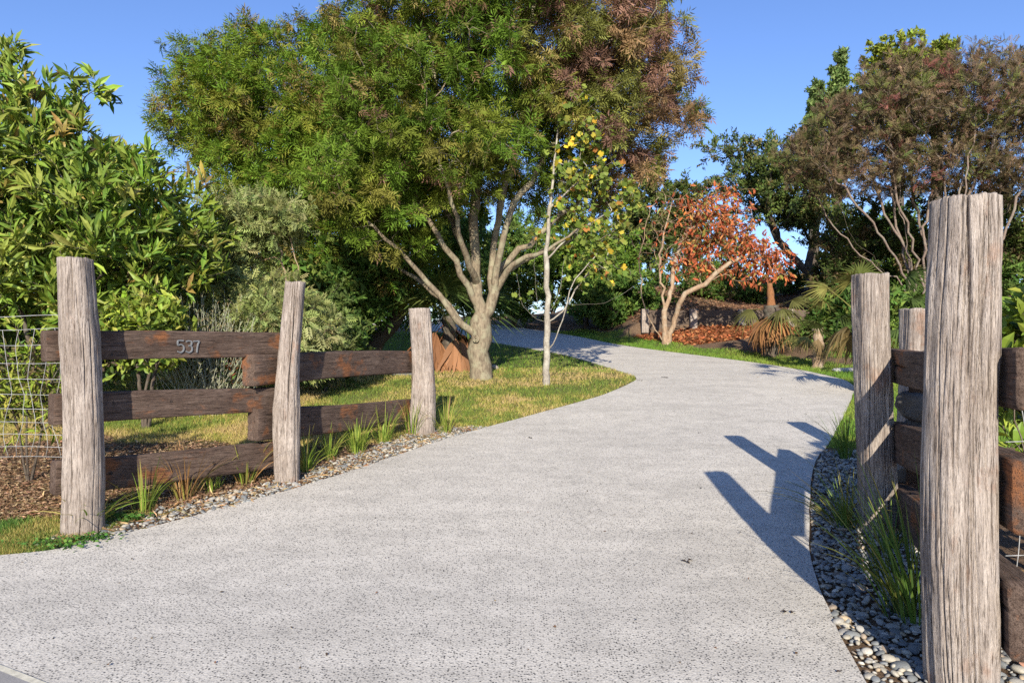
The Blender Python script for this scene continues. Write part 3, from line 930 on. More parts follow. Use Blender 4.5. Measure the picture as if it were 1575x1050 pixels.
ash_limbs = [
    [b0, W(738, 540, Y0), W(740, 495, Y0), W(733, 440, Y0 + .05), W(729, 350, Y0 + .1), W(735, 240, Y0 + .2), W(722, 120, Y0 + .3), W(715, 20, Y0 + .3), W(720, -90, Y0)],
    [W(730, 515, Y0), W(702, 490, Y0 - .2), W(660, 437, Y0 - .4), W(610, 385, Y0 - .7), W(575, 350, Y0 - .9), W(530, 300, Y0 - 1.2)],
    [W(735, 478, Y0), W(712, 425, Y0 - .3), W(685, 378, Y0 - .6), W(650, 320, Y0 - .8), W(610, 250, Y0 - 1.0), W(580, 170, Y0 - 1.2)],
    [W(742, 495, Y0), W(757, 450, Y0 - .1), W(758, 380, Y0), W(775, 300, Y0 - .2), W(800, 200, Y0 - .3), W(810, 80, Y0 - .3), W(830, -20, Y0 - .3)],
    [W(757, 440, Y0 - .1), W(772, 385, Y0 - .4), W(785, 330, Y0 - .6), W(815, 280, Y0 - .3), W(870, 190, Y0 + .1), W(930, 90, Y0 + .2)],
    [W(757, 425, Y0), W(800, 385, Y0 + .2), W(850, 345, Y0 + .4), W(920, 270, Y0 + .6), W(1000, 180, Y0 + .6)],
    [W(757, 450, Y0), W(790, 405, Y0 - .4), W(840, 385, Y0 - .8), W(890, 350, Y0 - 1.0)],
    [W(730, 420, Y0), W(690, 330, Y0 + 1.0), W(650, 230, Y0 + 1.5), W(620, 120, Y0 + 1.6)],
    [W(728, 512, Y0), W(690, 470, Y0 + .4), W(640, 430, Y0 + .9), W(590, 400, Y0 + 1.4), W(545, 360, Y0 + 1.6)],
    [W(757, 430, Y0), W(810, 400, Y0 + .9), W(880, 370, Y0 + 1.5), W(950, 320, Y0 + 1.8)],
    [W(733, 440, Y0), W(705, 360, Y0 - .9), W(690, 290, Y0 - 1.4), W(660, 220, Y0 - 1.6)],
    [W(735, 260, Y0 + .2), W(690, 190, Y0 - .6), W(660, 90, Y0 - 1.0), W(640, 0, Y0 - 1.0)],
]
ash_ells = [(690, 130, Y0 - .1, 190, 190, 2.6), (790, 20, Y0, 230, 190, 2.7), (930, 90, Y0, 130, 170, 1.9), (900, 210, Y0 + .4, 120, 110, 1.8), (985, 150, Y0 + .2, 80, 150, 1.4),
            (1040, 165, Y0, 40, 55, .6, .8), (600, 220, Y0 - .7, 110, 110, 1.7), (560, 300, Y0 - 1.1, 80, 75, 1.2), (700, -120, Y0, 280, 130, 2.5, .5),
            (620, 320, Y0 - 1, 55, 45, .8), (680, 225, Y0 - 1.9, 110, 70, .8, 1.3), (640, 130, Y0 - 1.8, 120, 80, .8), (790, 180, Y0 - 1.2, 70, 60, .5), (790, 290, Y0 + .9, 80, 40, .9, 1.2), (680, 305, Y0 - .7, 55, 30, .6), (900, 300, Y0 + 1.0, 70, 45, .9, 1.2), (620, 370, Y0 - .6, 35, 20, .4), (1000, 40, Y0 + .2, 60, 90, 1.0)]
plant('ash_tree', 'tall spreading tree with forked grey trunk and green crown turning purple-brown', 'tree', ash_limbs, ash_ells, 800, 6, .165, .225, .0042,
      dict(kind='pinnate', n=14, L=.235, W=.24, spread=1.0, along=.12, up=.05, upb=1.0, lj=.22), barkm='bark_ash', seed=11, lo=.52, sep=.40, flat=.65, colfun=ashcol, step=.25, wiggle=.05, flare=1.15, limb_r=.33)
# pruned limb scar on the trunk
th = np.linspace(0, 2 * np.pi, 22)
scar = np.c_[.055 * np.cos(th), 0 * th, .068 * np.sin(th)]
ash = bpy.data.objects['ash_tree']
sc_c = W(732, 521, Y0 - .235)
sm = tube_mesh('pruning_scar', [(scar, np.full(len(scar), .018)), (scar * .5 + [0, -.0, 0], np.full(len(scar), .02))], M['bark_ash'])
add('pruning_scar', sm, ash, loc=Vector(sc_c - np.array(ash.location)))

# --- second green tree behind on the left
Y1 = 18.0
def greenash(O, idc, rng):
    f = clumpcol([(.105, .18, .020), (.135, .195, .023), (.175, .19, .030), (.18, .14, .045)], [.38, .32, .18, .12])
    c = f(O, idc, rng)
    return c
b1 = gp(560, 553, Y1)
plant('leaning_tree', 'dark green tree with leaning trunk left of the forked tree', 'tree',
      [[b1, W(585, 520, Y1), W(612, 480, Y1), W(600, 420, Y1 - .3), W(540, 330, Y1 - .5), W(470, 220, Y1 - .6), W(430, 110, Y1 - .5)],
       [W(608, 440, Y1), W(560, 400, Y1 - .8), W(500, 370, Y1 - 1.2)], [W(540, 330, Y1 - .5), W(440, 280, Y1 - .3), W(350, 200, Y1)],
       [W(600, 420, Y1 - .3), W(610, 300, Y1 + .4), W(590, 180, Y1 + .6)]],
      [(430, 190, Y1 - .4, 130, 120, 1.9), (340, 160, Y1, 80, 100, 1.3, 1.4), (520, 250, Y1 - .6, 110, 150, 2.2), (480, 360, Y1 - 1.0, 90, 90, 1.4), (420, 290, Y1 - .8, 110, 80, 1.5),
       (375, 65, Y1, 35, 35, .6, 2.2), (450, 70, Y1 - .2, 60, 50, .9, 1.5), (285, 130, Y1, 35, 60, .6, 2.0), (270, 190, Y1, 25, 40, .5, 1.8), (560, 420, Y1 - .6, 90, 60, 1.3), (600, 330, Y1 - .4, 90, 120, 1.5), (530, 110, Y1, 70, 90, 1.2)],
      560, 6, .18, .20, .0045, dict(kind='pinnate', n=13, L=.27, W=.27, spread=1.0, along=.12, up=.05, upb=1.0), barkm='bark_dark', seed=12, lo=.5, sep=.46, flat=.65, colfun=greenash, step=.28, wiggle=.05)

# --- broad-leaved shrub by the wire fence
Ys = 10.8
bs = gp(70, 560, Ys)
def magcol(O, idc, rng):
    f = clumpcol([(.16, .235, .032), (.21, .27, .042), (.115, .195, .028), (.26, .275, .06), (.24, .18, .05)], [.32, .27, .22, .14, .05])
    return f(O, idc, rng)
plant('broadleaf_shrub', 'tall glossy shrub with large lance-shaped leaves beside the wire netting', 'shrub',
      [[bs, W(80, 500, Ys), W(95, 420, Ys), W(90, 300, Ys), W(60, 200, Ys)], [bs + [.05, 0, 0], W(120, 490, Ys - .3), W(170, 400, Ys - .5), W(230, 320, Ys - .5)],
       [bs + [-.05, 0, 0], W(40, 500, Ys - .2), W(0, 400, Ys - .2), W(-40, 280, Ys)], [W(95, 480, Ys), W(200, 430, Ys), W(290, 370, Ys)], [W(80, 500, Ys), W(150, 520, Ys - .6), W(250, 470, Ys - .8)],
       [W(90, 300, Ys), W(110, 230, Ys - .2), W(130, 150, Ys - .2)]],
      [(90, 310, Ys, 130, 120, 1.62), (30, 210, Ys, 80, 90, 1.38), (200, 330, Ys - .2, 110, 90, 1.38), (270, 380, Ys, 60, 75, 1.12), (120, 420, Ys - .4, 150, 60, 1.12), (20, 115, Ys, 40, 40, 0.50, .8),
       (125, 150, Ys - .1, 35, 38, 0.38, .9), (-60, 330, Ys, 80, 180, 1.50), (200, 245, Ys, 30, 30, 0.38, .8), (170, 465, Ys - .3, 85, 50, 0.75, .7), (40, 455, Ys - .3, 90, 50, 0.75, .7)],
      620, 4, .16, .06, .005, dict(kind='lance', lj=.34, n=13, L=.205, W=.050, spread=.9, along=.16, up=.6, upb=.8, mat='leaf_gloss', jit=.25, sunb=.5),
      barkm='bark_dark', seed=13, lo=.2, sep=.33, colfun=magcol, singles=300, step=.16, wiggle=.03)

# --- feathery grey-green shrub
Yf = 12.5
bf = gp(440, 560, Yf)
fcol = clumpcol([(.25, .28, .10), (.20, .24, .08), (.29, .305, .13)], [.4, .35, .25])
plant('feathery_shrub', 'feathery grey-green shrub with thin bare stems behind the middle post', 'shrub',
      [[bf, W(446, 500, Yf), W(440, 430, Yf), W(425, 360, Yf), W(400, 310, Yf)], [bf, W(452, 480, Yf), W(455, 400, Yf), W(440, 340, Yf)], [W(446, 500, Yf), W(400, 480, Yf - .3), W(360, 450, Yf - .4)]],
      [(395, 335, Yf, 75, 45, .8), (440, 345, Yf, 40, 25, .5), (345, 390, Yf, 45, 55, .6), (400, 470, Yf - .4, 80, 45, .8), (450, 520, Yf - .4, 70, 50, .7), (350, 450, Yf - .2, 40, 45, .5)],
      190, 9, .15, .035, .003, dict(kind='feather', n=7, L=.205, W=.19, spread=.9, along=.12, up=.0, upb=.6), barkm='bark_warm', seed=14, lo=.3, colfun=fcol, step=.15)

# --- silver twiggy shrub
Yt = 11.2
bt = gp(325, 575, Yt)
rt = np.random.default_rng(15)
stems = []
for i in range(190):
    a = rt.uniform(-1, 1); h = rt.uniform(.9, 2.0) * (1 - .35 * abs(a))
    p = bt + [rt.normal(0, .22), rt.normal(0, .2), .03]
    q = p + [a * .75, rt.normal(0, .25), h * 1.05]
    mid = (p + q) / 2 + [a * .03, 0, .08] + rt.normal(0, .02, 3)
    P = catmull([p, mid, q], .12)
    stems.append((P - bt, np.linspace(.007, .0035, len(P))))
tw = thing('twiggy_shrub', 'low silver-grey shrub of upright bare twigs above the house number rail', 'shrub', bt)
add('twigs', tube_mesh('twigs', stems, M['twig_silver']), tw)
tp = np.vstack([P[len(P) // 4:] + bt for P, _ in stems]); td = nrm(np.vstack([np.gradient(P, axis=0)[len(P) // 4:] for P, _ in stems]))
O, D, L, Wd = emit(tp, td, 4, .055, .014, rt, .7, .05, .3)
Nn, S = frames(D, .5, rt)
add('leaves', leaf_mesh('leaves', 'diamond', O - bt, D, Nn, L, Wd, palette(len(O), [(.30, .31, .20), (.24, .25, .13), (.27, .20, .11)], rt, w=[.5, .35, .15]), M['leaf_dry']), tw, kind='stuff')

# --- generic bushes
def bush(name, label, px, py, Y, rx, ry, depth, cols, w, leaf, ncl, per=7, cr=.18, seed=1, barkm='bark_dark', cat='shrub', ells=None, lo=.35, group=None, r_base=.05, gpy=None, flat=.7):
    b = gp(px, 540 if gpy is None else gpy, Y)
    top = W(px, py - ry * .6, Y)
    limbs = [[b, (b * .6 + W(px, py, Y) * .4), W(px, py, Y), top], [b, W(px - rx * .4, py, Y), W(px - rx * .6, py - ry * .3, Y)], [b, W(px + rx * .4, py, Y), W(px + rx * .6, py - ry * .3, Y)]]
    return plant(name, label, cat, limbs, ells or [(px, py, Y, rx, ry, depth)], ncl, per, cr, r_base, .005, leaf, group, barkm, seed, lo, flat, .25, .04, .18, clumpcol(cols, w))
G_DARK = [(.065, .13, .028), (.095, .165, .034), (.135, .19, .04)]
G_MID = [(.10, .18, .034), (.14, .21, .04), (.18, .22, .05)]
G_YEL = [(.24, .31, .04), (.19, .26, .04), (.30, .32, .06)]
big = dict(kind='lance', n=7, L=.13, W=.055, along=.12, up=.2, mat='leaf_gloss')
sml = dict(kind='tri', n=26, L=.10, W=.06, along=.22, up=.1)
far = dict(kind='tri', n=40, L=.19, W=.12, along=.40, up=.1)
bush('golden_shrub', 'low yellow-green leafy shrub under the broad-leaved shrub', 225, 505, 9.9, 60, 58, .5, G_YEL, None, big, 60, 6, .16, 31, gpy=560)
bush('low_shrub', 'low dark leafy shrub with reddish tips behind the house number', 345, 545, 11.6, 70, 30, .5, G_MID + [(.20, .08, .04)], [.3, .25, .25, .2], sml, 60, 6, .12, 32)
bush('hedge_shrub', 'green bushy shrub between the middle and inner posts', 500, 520, 13.4, 55, 65, .9, [(.075, .11, .03), (.10, .14, .035), (.05, .09, .02)], None, sml, 110, 7, .17, 33, gpy=575)
bush('dark_bush', 'deep green bush behind the hedge shrub, below the leaning tree', 515, 450, 16.8, 95, 75, 1.2, G_DARK, None, far, 140, 5, .25, 34)
bush('shade_bush', 'dark bush in shade under the feathery shrub', 300, 480, 15.0, 90, 85, 1.0, G_DARK + [(.10, .13, .03)], None, far, 130, 5, .22, 35)
bush('weedy_shrub', 'thin yellow-green weedy shrub tangled behind the wire netting', 45, 590, 7.0, 75, 75, .35, G_YEL + [(.16, .13, .06)], None, dict(kind='lance', n=5, L=.11, W=.028, along=.15, up=.2), 55, 5, .14, 36, barkm='bark_dark', gpy=690, r_base=.018)
bush('under_shrub', 'dark shrub low behind the netting, below the broad leaves', 60, 520, 12.4, 190, 90, 1.0, G_DARK + [(.10, .15, .03)], None, big, 150, 5, .2, 37, gpy=620)

# backdrop trees beyond the bend
bt_spec = [
    ('backdrop_tree', 'dark tree filling the gap left of the forked trunk', 640, 380, 27, 130, 120, 2.5, G_DARK, None, 150, 41),
    ('backdrop_tree', 'shaded bush beyond the drive, just right of the forked trunk', 790, 420, 33, 70, 80, 2.2, G_DARK + [(.09, .13, .03)], None, 110, 42),
    ('backdrop_tree', 'bright yellow-green bush beyond the drive behind the pale sapling', 900, 405, 31, 75, 60, 2.0, [(.12, .20, .03), (.09, .16, .025), (.15, .21, .035)], None, 130, 43),
    ('backdrop_tree', 'low dark bush beside the orange tree beyond the drive', 955, 462, 29, 70, 42, 1.5, G_DARK, None, 90, 44),
    ('backdrop_tree', 'olive tree rising behind the orange-leaved tree', 1010, 330, 34, 80, 70, 2.2, [(.09, .12, .03), (.12, .13, .04), (.07, .10, .03)], None, 120, 45),
    ('backdrop_tree', 'distant green tree low between the forked trunk and leaning tree', 690, 400, 44, 120, 90, 3.5, G_DARK, None, 150, 49),
    ('backdrop_tree', 'distant dark tree behind the pale sapling', 850, 395, 47, 100, 95, 3.5, G_DARK, None, 150, 50),
    ('backdrop_tree', 'distant green tree behind the olive tree and orange tree', 1040, 385, 46, 120, 70, 3.5, G_DARK + [(.12, .15, .04)], None, 150, 51),
    ('backdrop_tree', 'distant dark tree in the gap left of the leaning tree', 420, 430, 36, 170, 80, 3.0, G_DARK, None, 150, 52),
    ('backdrop_tree', 'distant dark tree behind the fan palm fronds', 1370, 400, 34, 90, 90, 3.0, G_DARK, None, 150, 53),
    ('backdrop_tree', 'dark tree behind the broad-leaved shrub at the picture edge', 110, 420, 19, 200, 120, 2.0, G_DARK + [(.08, .12, .03)], None, 170, 46),
]
for nm, lb, px, py, Y, rx, ry, dp, cols, w, ncl, sd in bt_spec:
    bush(nm, lb, px, py, Y, rx, ry, dp, cols, w, far, ncl, 5, .4, sd, cat='tree', group='trees closing the view', r_base=.14)
bush('shade_shrub', 'dark shrub under the spreading brown-leaved tree behind the fence', 1470, 440, 26, 130, 90, 2.0, G_DARK + [(.08, .12, .03)], None, far, 130, 5, .25, 47, gpy=560)
bush('verge_shrub', 'dark branching shrub between the brown tree stems and the bank', 1330, 400, 26.5, 100, 95, 1.8, [(.06, .09, .025), (.09, .12, .03), (.13, .10, .05)], None, dict(kind='tri', n=30, L=.18, W=.10, along=.3, up=.2), 150, 6, .25, 54, gpy=540)
bush('verge_shrub', 'dark mixed shrub behind the tall split post at picture edge', 1520, 370, 26.0, 120, 90, 1.8, [(.06, .09, .025), (.09, .12, .03), (.13, .10, .05)], None, dict(kind='tri', n=30, L=.18, W=.10, along=.3, up=.2), 150, 6, .25, 55, gpy=540)
bush('verge_shrub', 'dark low shrub behind the fan palm at the verge', 1330, 500, 19.5, 110, 60, 1.2, G_DARK, None, far, 110, 5, .25, 48)

# --- pale sapling with yellowing lobed leaves
bp = G(840, 592); Yp = bp[1]; bp = bp - [0, 0, .05]
def tulcol(O, idc, rng):
    return palette(len(O), [(.16, .21, .04), (.11, .16, .032), (.22, .23, .05), (.52, .38, .04), (.42, .20, .05)], rng, .25, w=[.36, .33, .21, .06, .04])
plant('pale_sapling', 'slender pale-barked sapling with lobed green and yellow leaves on the lawn', 'tree',
      [[bp, W(841, 540, Yp), W(842, 480, Yp), W(840, 400, Yp), W(846, 320, Yp), W(855, 230, Yp), W(862, 140, Yp)],
       [W(842, 540, Yp), W(862, 505, Yp - .2), W(872, 465, Yp - .3), W(885, 430, Yp - .3), W(915, 395, Yp - .3)], [W(842, 500, Yp), W(865, 478, Yp), W(900, 425, Yp + .1), W(945, 390, Yp + .2)],
       [W(841, 490, Yp), W(828, 465, Yp - .1), W(822, 410, Yp - .1), W(826, 360, Yp - .1)], [W(842, 485, Yp), W(860, 450, Yp - .1), W(868, 400, Yp - .1)],
       [W(841, 500, Yp), W(825, 490, Yp - .2), W(805, 470, Yp - .3), W(795, 425, Yp - .3)], [W(846, 320, Yp), W(890, 280, Yp), W(940, 250, Yp)], [W(870, 470, Yp - .2), W(930, 465, Yp - .2), W(975, 440, Yp - .2)],
       [W(842, 400, Yp), W(880, 360, Yp), W(930, 330, Yp)]],
      [(900, 225, Yp, 50, 90, .6, 1.4), (925, 340, Yp, 50, 80, .8), (880, 170, Yp, 40, 50, .4, 1.8), (915, 410, Yp, 50, 35, .6), (860, 330, Yp, 40, 55, .4, .5), (960, 310, Yp, 20, 60, .4), (850, 150, Yp, 18, 25, .3, .7), (800, 440, Yp - .2, 25, 20, .2, .25)],
      170, 3, .16, .066, .003, dict(kind='lobed', n=4, L=.092, W=.09, spread=1.0, along=.18, up=-.35, upb=.15, sunb=.9, lj=.28), barkm='bark_pale', seed=16, lo=.2, flat=1.0, colfun=tulcol, singles=140, step=.16, wiggle=.02)

# --- persimmon-like orange tree
bo = G(1025, 529); Yo = bo[1]; bo = bo - [0, 0, .08]
def orcol(O, idc, rng):
    px = CX + O[:, 0] / O[:, 1] * FPX
    c = palette(len(O), [(.38, .10, .045), (.44, .15, .056), (.25, .075, .042), (.24, .24, .06), (.33, .22, .07)], rng, .28, w=[.38, .22, .22, .09, .09])
    return c
def orthin(O, rng):
    px = CX + O[:, 0] / O[:, 1] * FPX; py = CY - (O[:, 2] - EYE) / O[:, 1] * FPX
    return rng.uniform(0, 1, len(O)) < .07 + .62 * sstep(1020, 1095, px - (330 - py) * .25)
plant('orange_tree', 'multi-stemmed tree with hanging orange autumn leaves by the retaining wall', 'tree',
      [[bo, W(1022, 500, Yo), W(1020, 455, Yo), W(1015, 400, Yo), W(1025, 340, Yo), W(1040, 290, Yo)], [bo, W(1003, 500, Yo), W(990, 465, Yo), W(985, 420, Yo), W(985, 380, Yo), W(1000, 320, Yo)],
       [bo, W(1035, 500, Yo), W(1050, 460, Yo - .3), W(1085, 435, Yo - .5), W(1125, 415, Yo - .6)], [W(1022, 480, Yo), W(1035, 430, Yo + .2), W(1045, 380, Yo + .3), W(1075, 320, Yo + .3)],
       [W(1085, 435, Yo - .5), W(1130, 400, Yo - .6), W(1170, 395, Yo - .6), W(1200, 420, Yo - .6)]],
      [(1060, 330, Yo, 75, 55, 1.3), (1110, 350, Yo - .2, 55, 50, 1.1), (1150, 380, Yo - .4, 50, 35, .8, 1.6), (1010, 360, Yo, 40, 50, 1.0), (1190, 405, Yo - .5, 30, 30, .6, 2.4), (1140, 420, Yo - .5, 40, 20, .6, 1.2), (1060, 395, Yo, 70, 35, .9), (1110, 300, Yo, 40, 25, .6)],
      330, 4, .20, .15, .006, dict(kind='lance', n=5, L=.175, W=.062, spread=.9, along=.25, up=-.8, upb=.1, sunb=.9, mat='leaf_dry', thin=orthin), barkm='bark_warm', seed=17, lo=.15, flat=1.0, colfun=orcol, singles=120, step=.2, wiggle=.05)

# --- brown fine-leaved tree on the right (many twisting stems)
Ym = 22.5
bm = gp(1440, 510, Ym)
def mancol(O, idc, rng):
    f = clumpcol([(.145, .105, .062), (.12, .098, .052), (.175, .122, .076), (.13, .145, .045), (.21, .085, .07)], [.32, .28, .2, .18, .02])
    return f(O, idc, rng)
rm_ = np.random.default_rng(18)
ml = [[bm, W(1437, 470, Ym), W(1420, 400, Ym), W(1430, 320, Ym), W(1460, 240, Ym), W(1480, 170, Ym)]]
for (a, b_, c_, dz) in [((1390, 420), (1330, 330), (1255, 240), -.6), ((1400, 410), (1350, 300), (1320, 200), .2), ((1410, 400), (1375, 280), (1370, 170), -.5), ((1430, 400), (1400, 270), (1420, 150), .6),
                       ((1470, 400), (1490, 300), (1540, 190), -.5), ((1460, 410), (1500, 330), (1590, 250), .3), ((1385, 440), (1310, 380), (1230, 270), .5), ((1450, 390), (1450, 260), (1400, 180), -.9), ((1480, 420), (1540, 320), (1600, 180), .8)]:
    ml.append([bm + rm_.normal(0, .16, 3) * [1, 1, 0], W(*a, Ym + dz * .4), W(*b_, Ym + dz), W(*c_, Ym + dz * 1.3)])
for i_ in range(14):      # further thin stems
    qx, qy, dz = rm_.uniform(1240, 1600), rm_.uniform(150, 300), rm_.uniform(-1.6, 1.2)
    bx_ = 1440 + (qx - 1440) * .3 + rm_.normal(0, 12)
    ml.append([gp(bx_, 510, Ym + dz * .3), W(bx_ + (qx - bx_) * .25 + rm_.normal(0, 10), 430, Ym + dz * .5), W(bx_ + (qx - bx_) * .55 + rm_.normal(0, 14), 350, Ym + dz), W(qx, qy, Ym + dz)])
plant('brown_tree', 'spreading tree with fine purple-brown foliage and many twisting stems', 'tree', ml,
      [(1440, 180, Ym, 110, 70, 2.7), (1350, 195, Ym, 90, 60, 2.1), (1520, 170, Ym, 80, 70, 2.2), (1255, 235, Ym - .2, 55, 45, 1.4, 1.3), (1500, 115, Ym, 70, 35, 1.5, 1.3), (1390, 130, Ym, 70, 40, 1.5, 1.2), (1310, 175, Ym, 50, 40, 1.2), (1570, 240, Ym, 70, 80, 2.0), (1310, 270, Ym, 60, 35, 1.2), (1430, 260, Ym, 110, 40, 1.8, .5), (1620, 150, Ym, 60, 100, 1.8)],
      760, 6, .24, .19, .0048, dict(kind='feather', n=9, L=.235, W=.19, spread=.8, along=.22, up=.35, upb=.4), barkm='bark_grey', seed=18, lo=.35, sep=.48, flat=.5, colfun=mancol, step=.3, wiggle=.09, bend=.3, flare=1.1)

# --- dark tree with leaning trunk, far right of the drive
Yd = 32.0
bd = gp(1262, 455, Yd)
plant('far_dark_tree', 'dark tree with leaning black trunk behind the mulch bank', 'tree',
      [[bd, W(1245, 425, Yd), W(1215, 390, Yd), W(1190, 355, Yd), W(1160, 290, Yd), W(1130, 240, Yd)], [W(1240, 420, Yd), W(1255, 360, Yd), W(1250, 280, Yd)], [W(1200, 370, Yd), W(1180, 300, Yd - 1), W(1200, 240, Yd - 1)]],
      [(1200, 300, Yd, 80, 60, 2.4), (1150, 260, Yd, 70, 50, 2.0), (1250, 320, Yd, 60, 70, 2.0), (1230, 240, Yd, 60, 40, 1.6), (1110, 225, Yd, 30, 15, .8, .8)],
      230, 5, .36, .28, .010, dict(kind='tri', n=36, L=.18, W=.10, along=.4, up=.1), barkm='bark_dark', seed=19, lo=.3, colfun=clumpcol([(.075, .11, .035), (.11, .15, .042), (.19, .165, .065), (.13, .18, .042)], [.35, .3, .2, .15]), step=.4, wiggle=.08)
# --- far crowns above the brown tree
far2 = dict(kind='tri', n=38, L=.24, W=.16, along=.3, up=.3)
def tall(name, label, ells, Y, cols, ncl, seed, px, group=None, cr=.17):
    b = gp(px, 500, Y)
    plant(name, label, 'tree', [[b, W(px, 400, Y), W(px, 250, Y), W(px, min(e[1] for e in ells), Y)]], ells, ncl, 5, cr, .3, .012, far2, group, 'bark_dark', seed, .2, 1.0, .5, .06, .1, clumpcol(cols))
tall('conical_tree', 'tall conical blue-green tree top behind the brown tree', [(1294, 92, 44, 2, 14, .15, 3), (1292, 118, 44, 7, 18, .3, 2.5), (1289, 150, 44, 13, 25, .5, 1.5), (1287, 195, 44, 20, 35, .9), (1285, 240, 44, 26, 40, 1.2)], 44, [(.16, .235, .075), (.20, .27, .09), (.13, .19, .065)], 190, 61, 1287)
tall('conical_tree', 'shorter conical tree top left of the taller one', [(1256, 135, 42, 2, 12, .15, 3), (1255, 160, 42, 6, 16, .3, 2), (1252, 192, 42, 12, 22, .5), (1248, 225, 42, 18, 30, .8)], 42, [(.16, .235, .075), (.20, .27, .09), (.13, .19, .065)], 130, 62, 1252)
tall('golden_tree', 'yellow-green tree top above the brown tree', [(1385, 85, 40, 24, 25, 1.0), (1370, 120, 40, 50, 45, 1.8), (1380, 170, 40, 70, 50, 2)], 40, [(.26, .29, .045), (.20, .25, .04)], 190, 63, 1380, cr=.34)
tall('golden_tree', 'small round yellow-green tree top beside the larger golden one', [(1440, 78, 43, 18, 18, .8), (1438, 115, 43, 25, 35, 1.0)], 43, [(.26, .29, .045), (.20, .25, .04)], 80, 64, 1440, cr=.3)

# --- leafy shrub at the right edge (reaches out of frame)
Yr = 4.55
br = np.array([3.38, 4.2, -.05])
def rcol(O, idc, rng): return palette(len(O), [(.20, .28, .035), (.27, .32, .05), (.14, .22, .03)], rng, .18)
rr_ = np.random.default_rng(19)
plant('glossy_shrub', 'glossy yellow-green leafy shrub behind the tall split post', 'shrub',
      [[br, br + [0, 0, .6], br + [-.1, 0, 1.2], br + [-.1, 0, 1.8]], [br, br + [-.3, -.1, .5], br + [-.5, -.1, 1.1]], [br, br + [.3, 0, .6], br + [.5, 0, 1.3]]],
      [(CX + (3.3) / 4.2 * FPX, 525, 4.2, .46 / 4.2 * FPX, .50 / 4.2 * FPX, .5), (CX + 3.7 / 4.3 * FPX, 500, 4.3, .5 / 4.3 * FPX, .6 / 4.3 * FPX, .6), (CX + 3.3 / 4.2 * FPX, 700, 4.2, .42 / 4.2 * FPX, .4 / 4.2 * FPX, .5)],
      150, 5, .10, .03, .004, dict(kind='lance', n=8, L=.105, W=.05, spread=1.0, along=.08, up=.3, upb=.8, mat='leaf_gloss'), barkm='bark_grey', seed=20, lo=.3, colfun=rcol, singles=60, step=.1, wiggle=.015)

# ------------------------------------------------------------------ fan palms
def frond_mesh(Rf, Lp, nseg, spread, droop, colr, seed, fold=.25):
    r = np.random.default_rng(seed)
    V, Q, cc = [], [], []
    def strip_(P, w, c):
        m = len(P); tg = nrm(np.gradient(P, axis=0)); s = nrm(np.cross(tg, [0, 0, 1.0]) + 1e-6)
        b0 = sum(len(v) for v in V)
        V.append(np.vstack([P + s * w[:, None], P - s * w[:, None] + [0, 0, -.004]]))
        i = np.arange(m - 1); Q.append(b0 + np.c_[i, i + 1, m + i + 1, m + i]); cc.append(np.repeat(c[None], 2 * m, axis=0))
    t = np.linspace(0, 1, 8)
    pet = np.c_[t * Lp, 0 * t, -.10 * Lp * t ** 2]
    strip_(pet, np.linspace(.022, .010, 8), np.array(colr) * .9)
    c0 = pet[-1]
    for k in range(nseg):
        a = (k / (nseg - 1) - .5) * spread
        L = Rf * (1 - .25 * abs(a) / (spread / 2)) * r.uniform(.85, 1.1)
        u = np.linspace(0, 1, 6)
        dz = -droop * L * u ** 2.2 * r.uniform(.6, 1.5) - .12 * L * u
        P = c0 + np.c_[L * u * math.cos(a), L * u * math.sin(a), dz + fold * .1 * math.cos(a * 2)]
        w = np.array([.012, .022, .022, .017, .010, .002]) * Rf / .75 * 30 / nseg * 1.0
        strip_(P, w, np.array(colr) * r.uniform(.75, 1.25))
    return new_mesh('frond', np.vstack(V), None, np.vstack(Q), M['leaf'], np.vstack(cc))

def palm(name, label, base, Ht, tr, fr, cols, seed, skirt=None, trunkmat='bark_dark', Rf=.75, Lp=.7, tilt=(-.3, 1.1)):
    r = np.random.default_rng(seed)
    t = thing(name, label, 'palm', base)
    P = np.c_[np.zeros(9) + .03 * np.sin(np.linspace(0, 3, 9)), np.zeros(9), np.linspace(-.05, Ht, 9)]
    P = catmull(P, .05)
    rad = tr * (1 + .15 * np.sin(np.arange(len(P)) * 2.1)) * np.linspace(1.15, .95, len(P))
    add('trunk', tube_mesh('trunk', [(P, rad)], M[trunkmat], lambda q: 12), t)
    ms = [frond_mesh(Rf * s, Lp * s, 30, 4.6, dr, c, seed + i) for i, (s, dr, c) in enumerate([(1, .25, cols[0]), (.9, .45, cols[1 % len(cols)]), (1.05, .65, cols[2 % len(cols)])])]
    for i in range(fr):
        az = i * 2.4 + r.uniform(-.3, .3); el = r.uniform(*tilt)
        o = add('frond', ms[i % 3], t)
        o.rotation_euler = (r.uniform(-.5, .5), -el, az); o.location = (0, 0, Ht - .05)
    if skirt:
        n_, Rs, cs = skirt
        sm_ = [frond_mesh(Rs * .8, Rs * .35, 18, 1.7, .5, c, seed + 50 + i) for i, c in enumerate(cs)]
        for i in range(n_):
            o = add('dead_frond', sm_[i % len(sm_)], t)
            o.rotation_euler = (r.uniform(-.4, .4), r.uniform(.3, .85), r.uniform(0, 6.28)); o.location = (0, 0, Ht - r.uniform(.02, .25))
    return t
BRN = [(.30, .15, .06), (.38, .20, .09), (.22, .11, .05)]
pb = G(1186, 547)
p1 = palm('fan_palm', 'stubby fan palm with drooping brown dead fronds at the verge', pb, 1.35, .22, 3, [(.11, .11, .035)], 71, (13, 1.0, BRN), 'bark_dark', .8, .6)
P = np.array([(0, 0, .9), (.0, 0, 1.45), (-.04, 0, 1.95)])
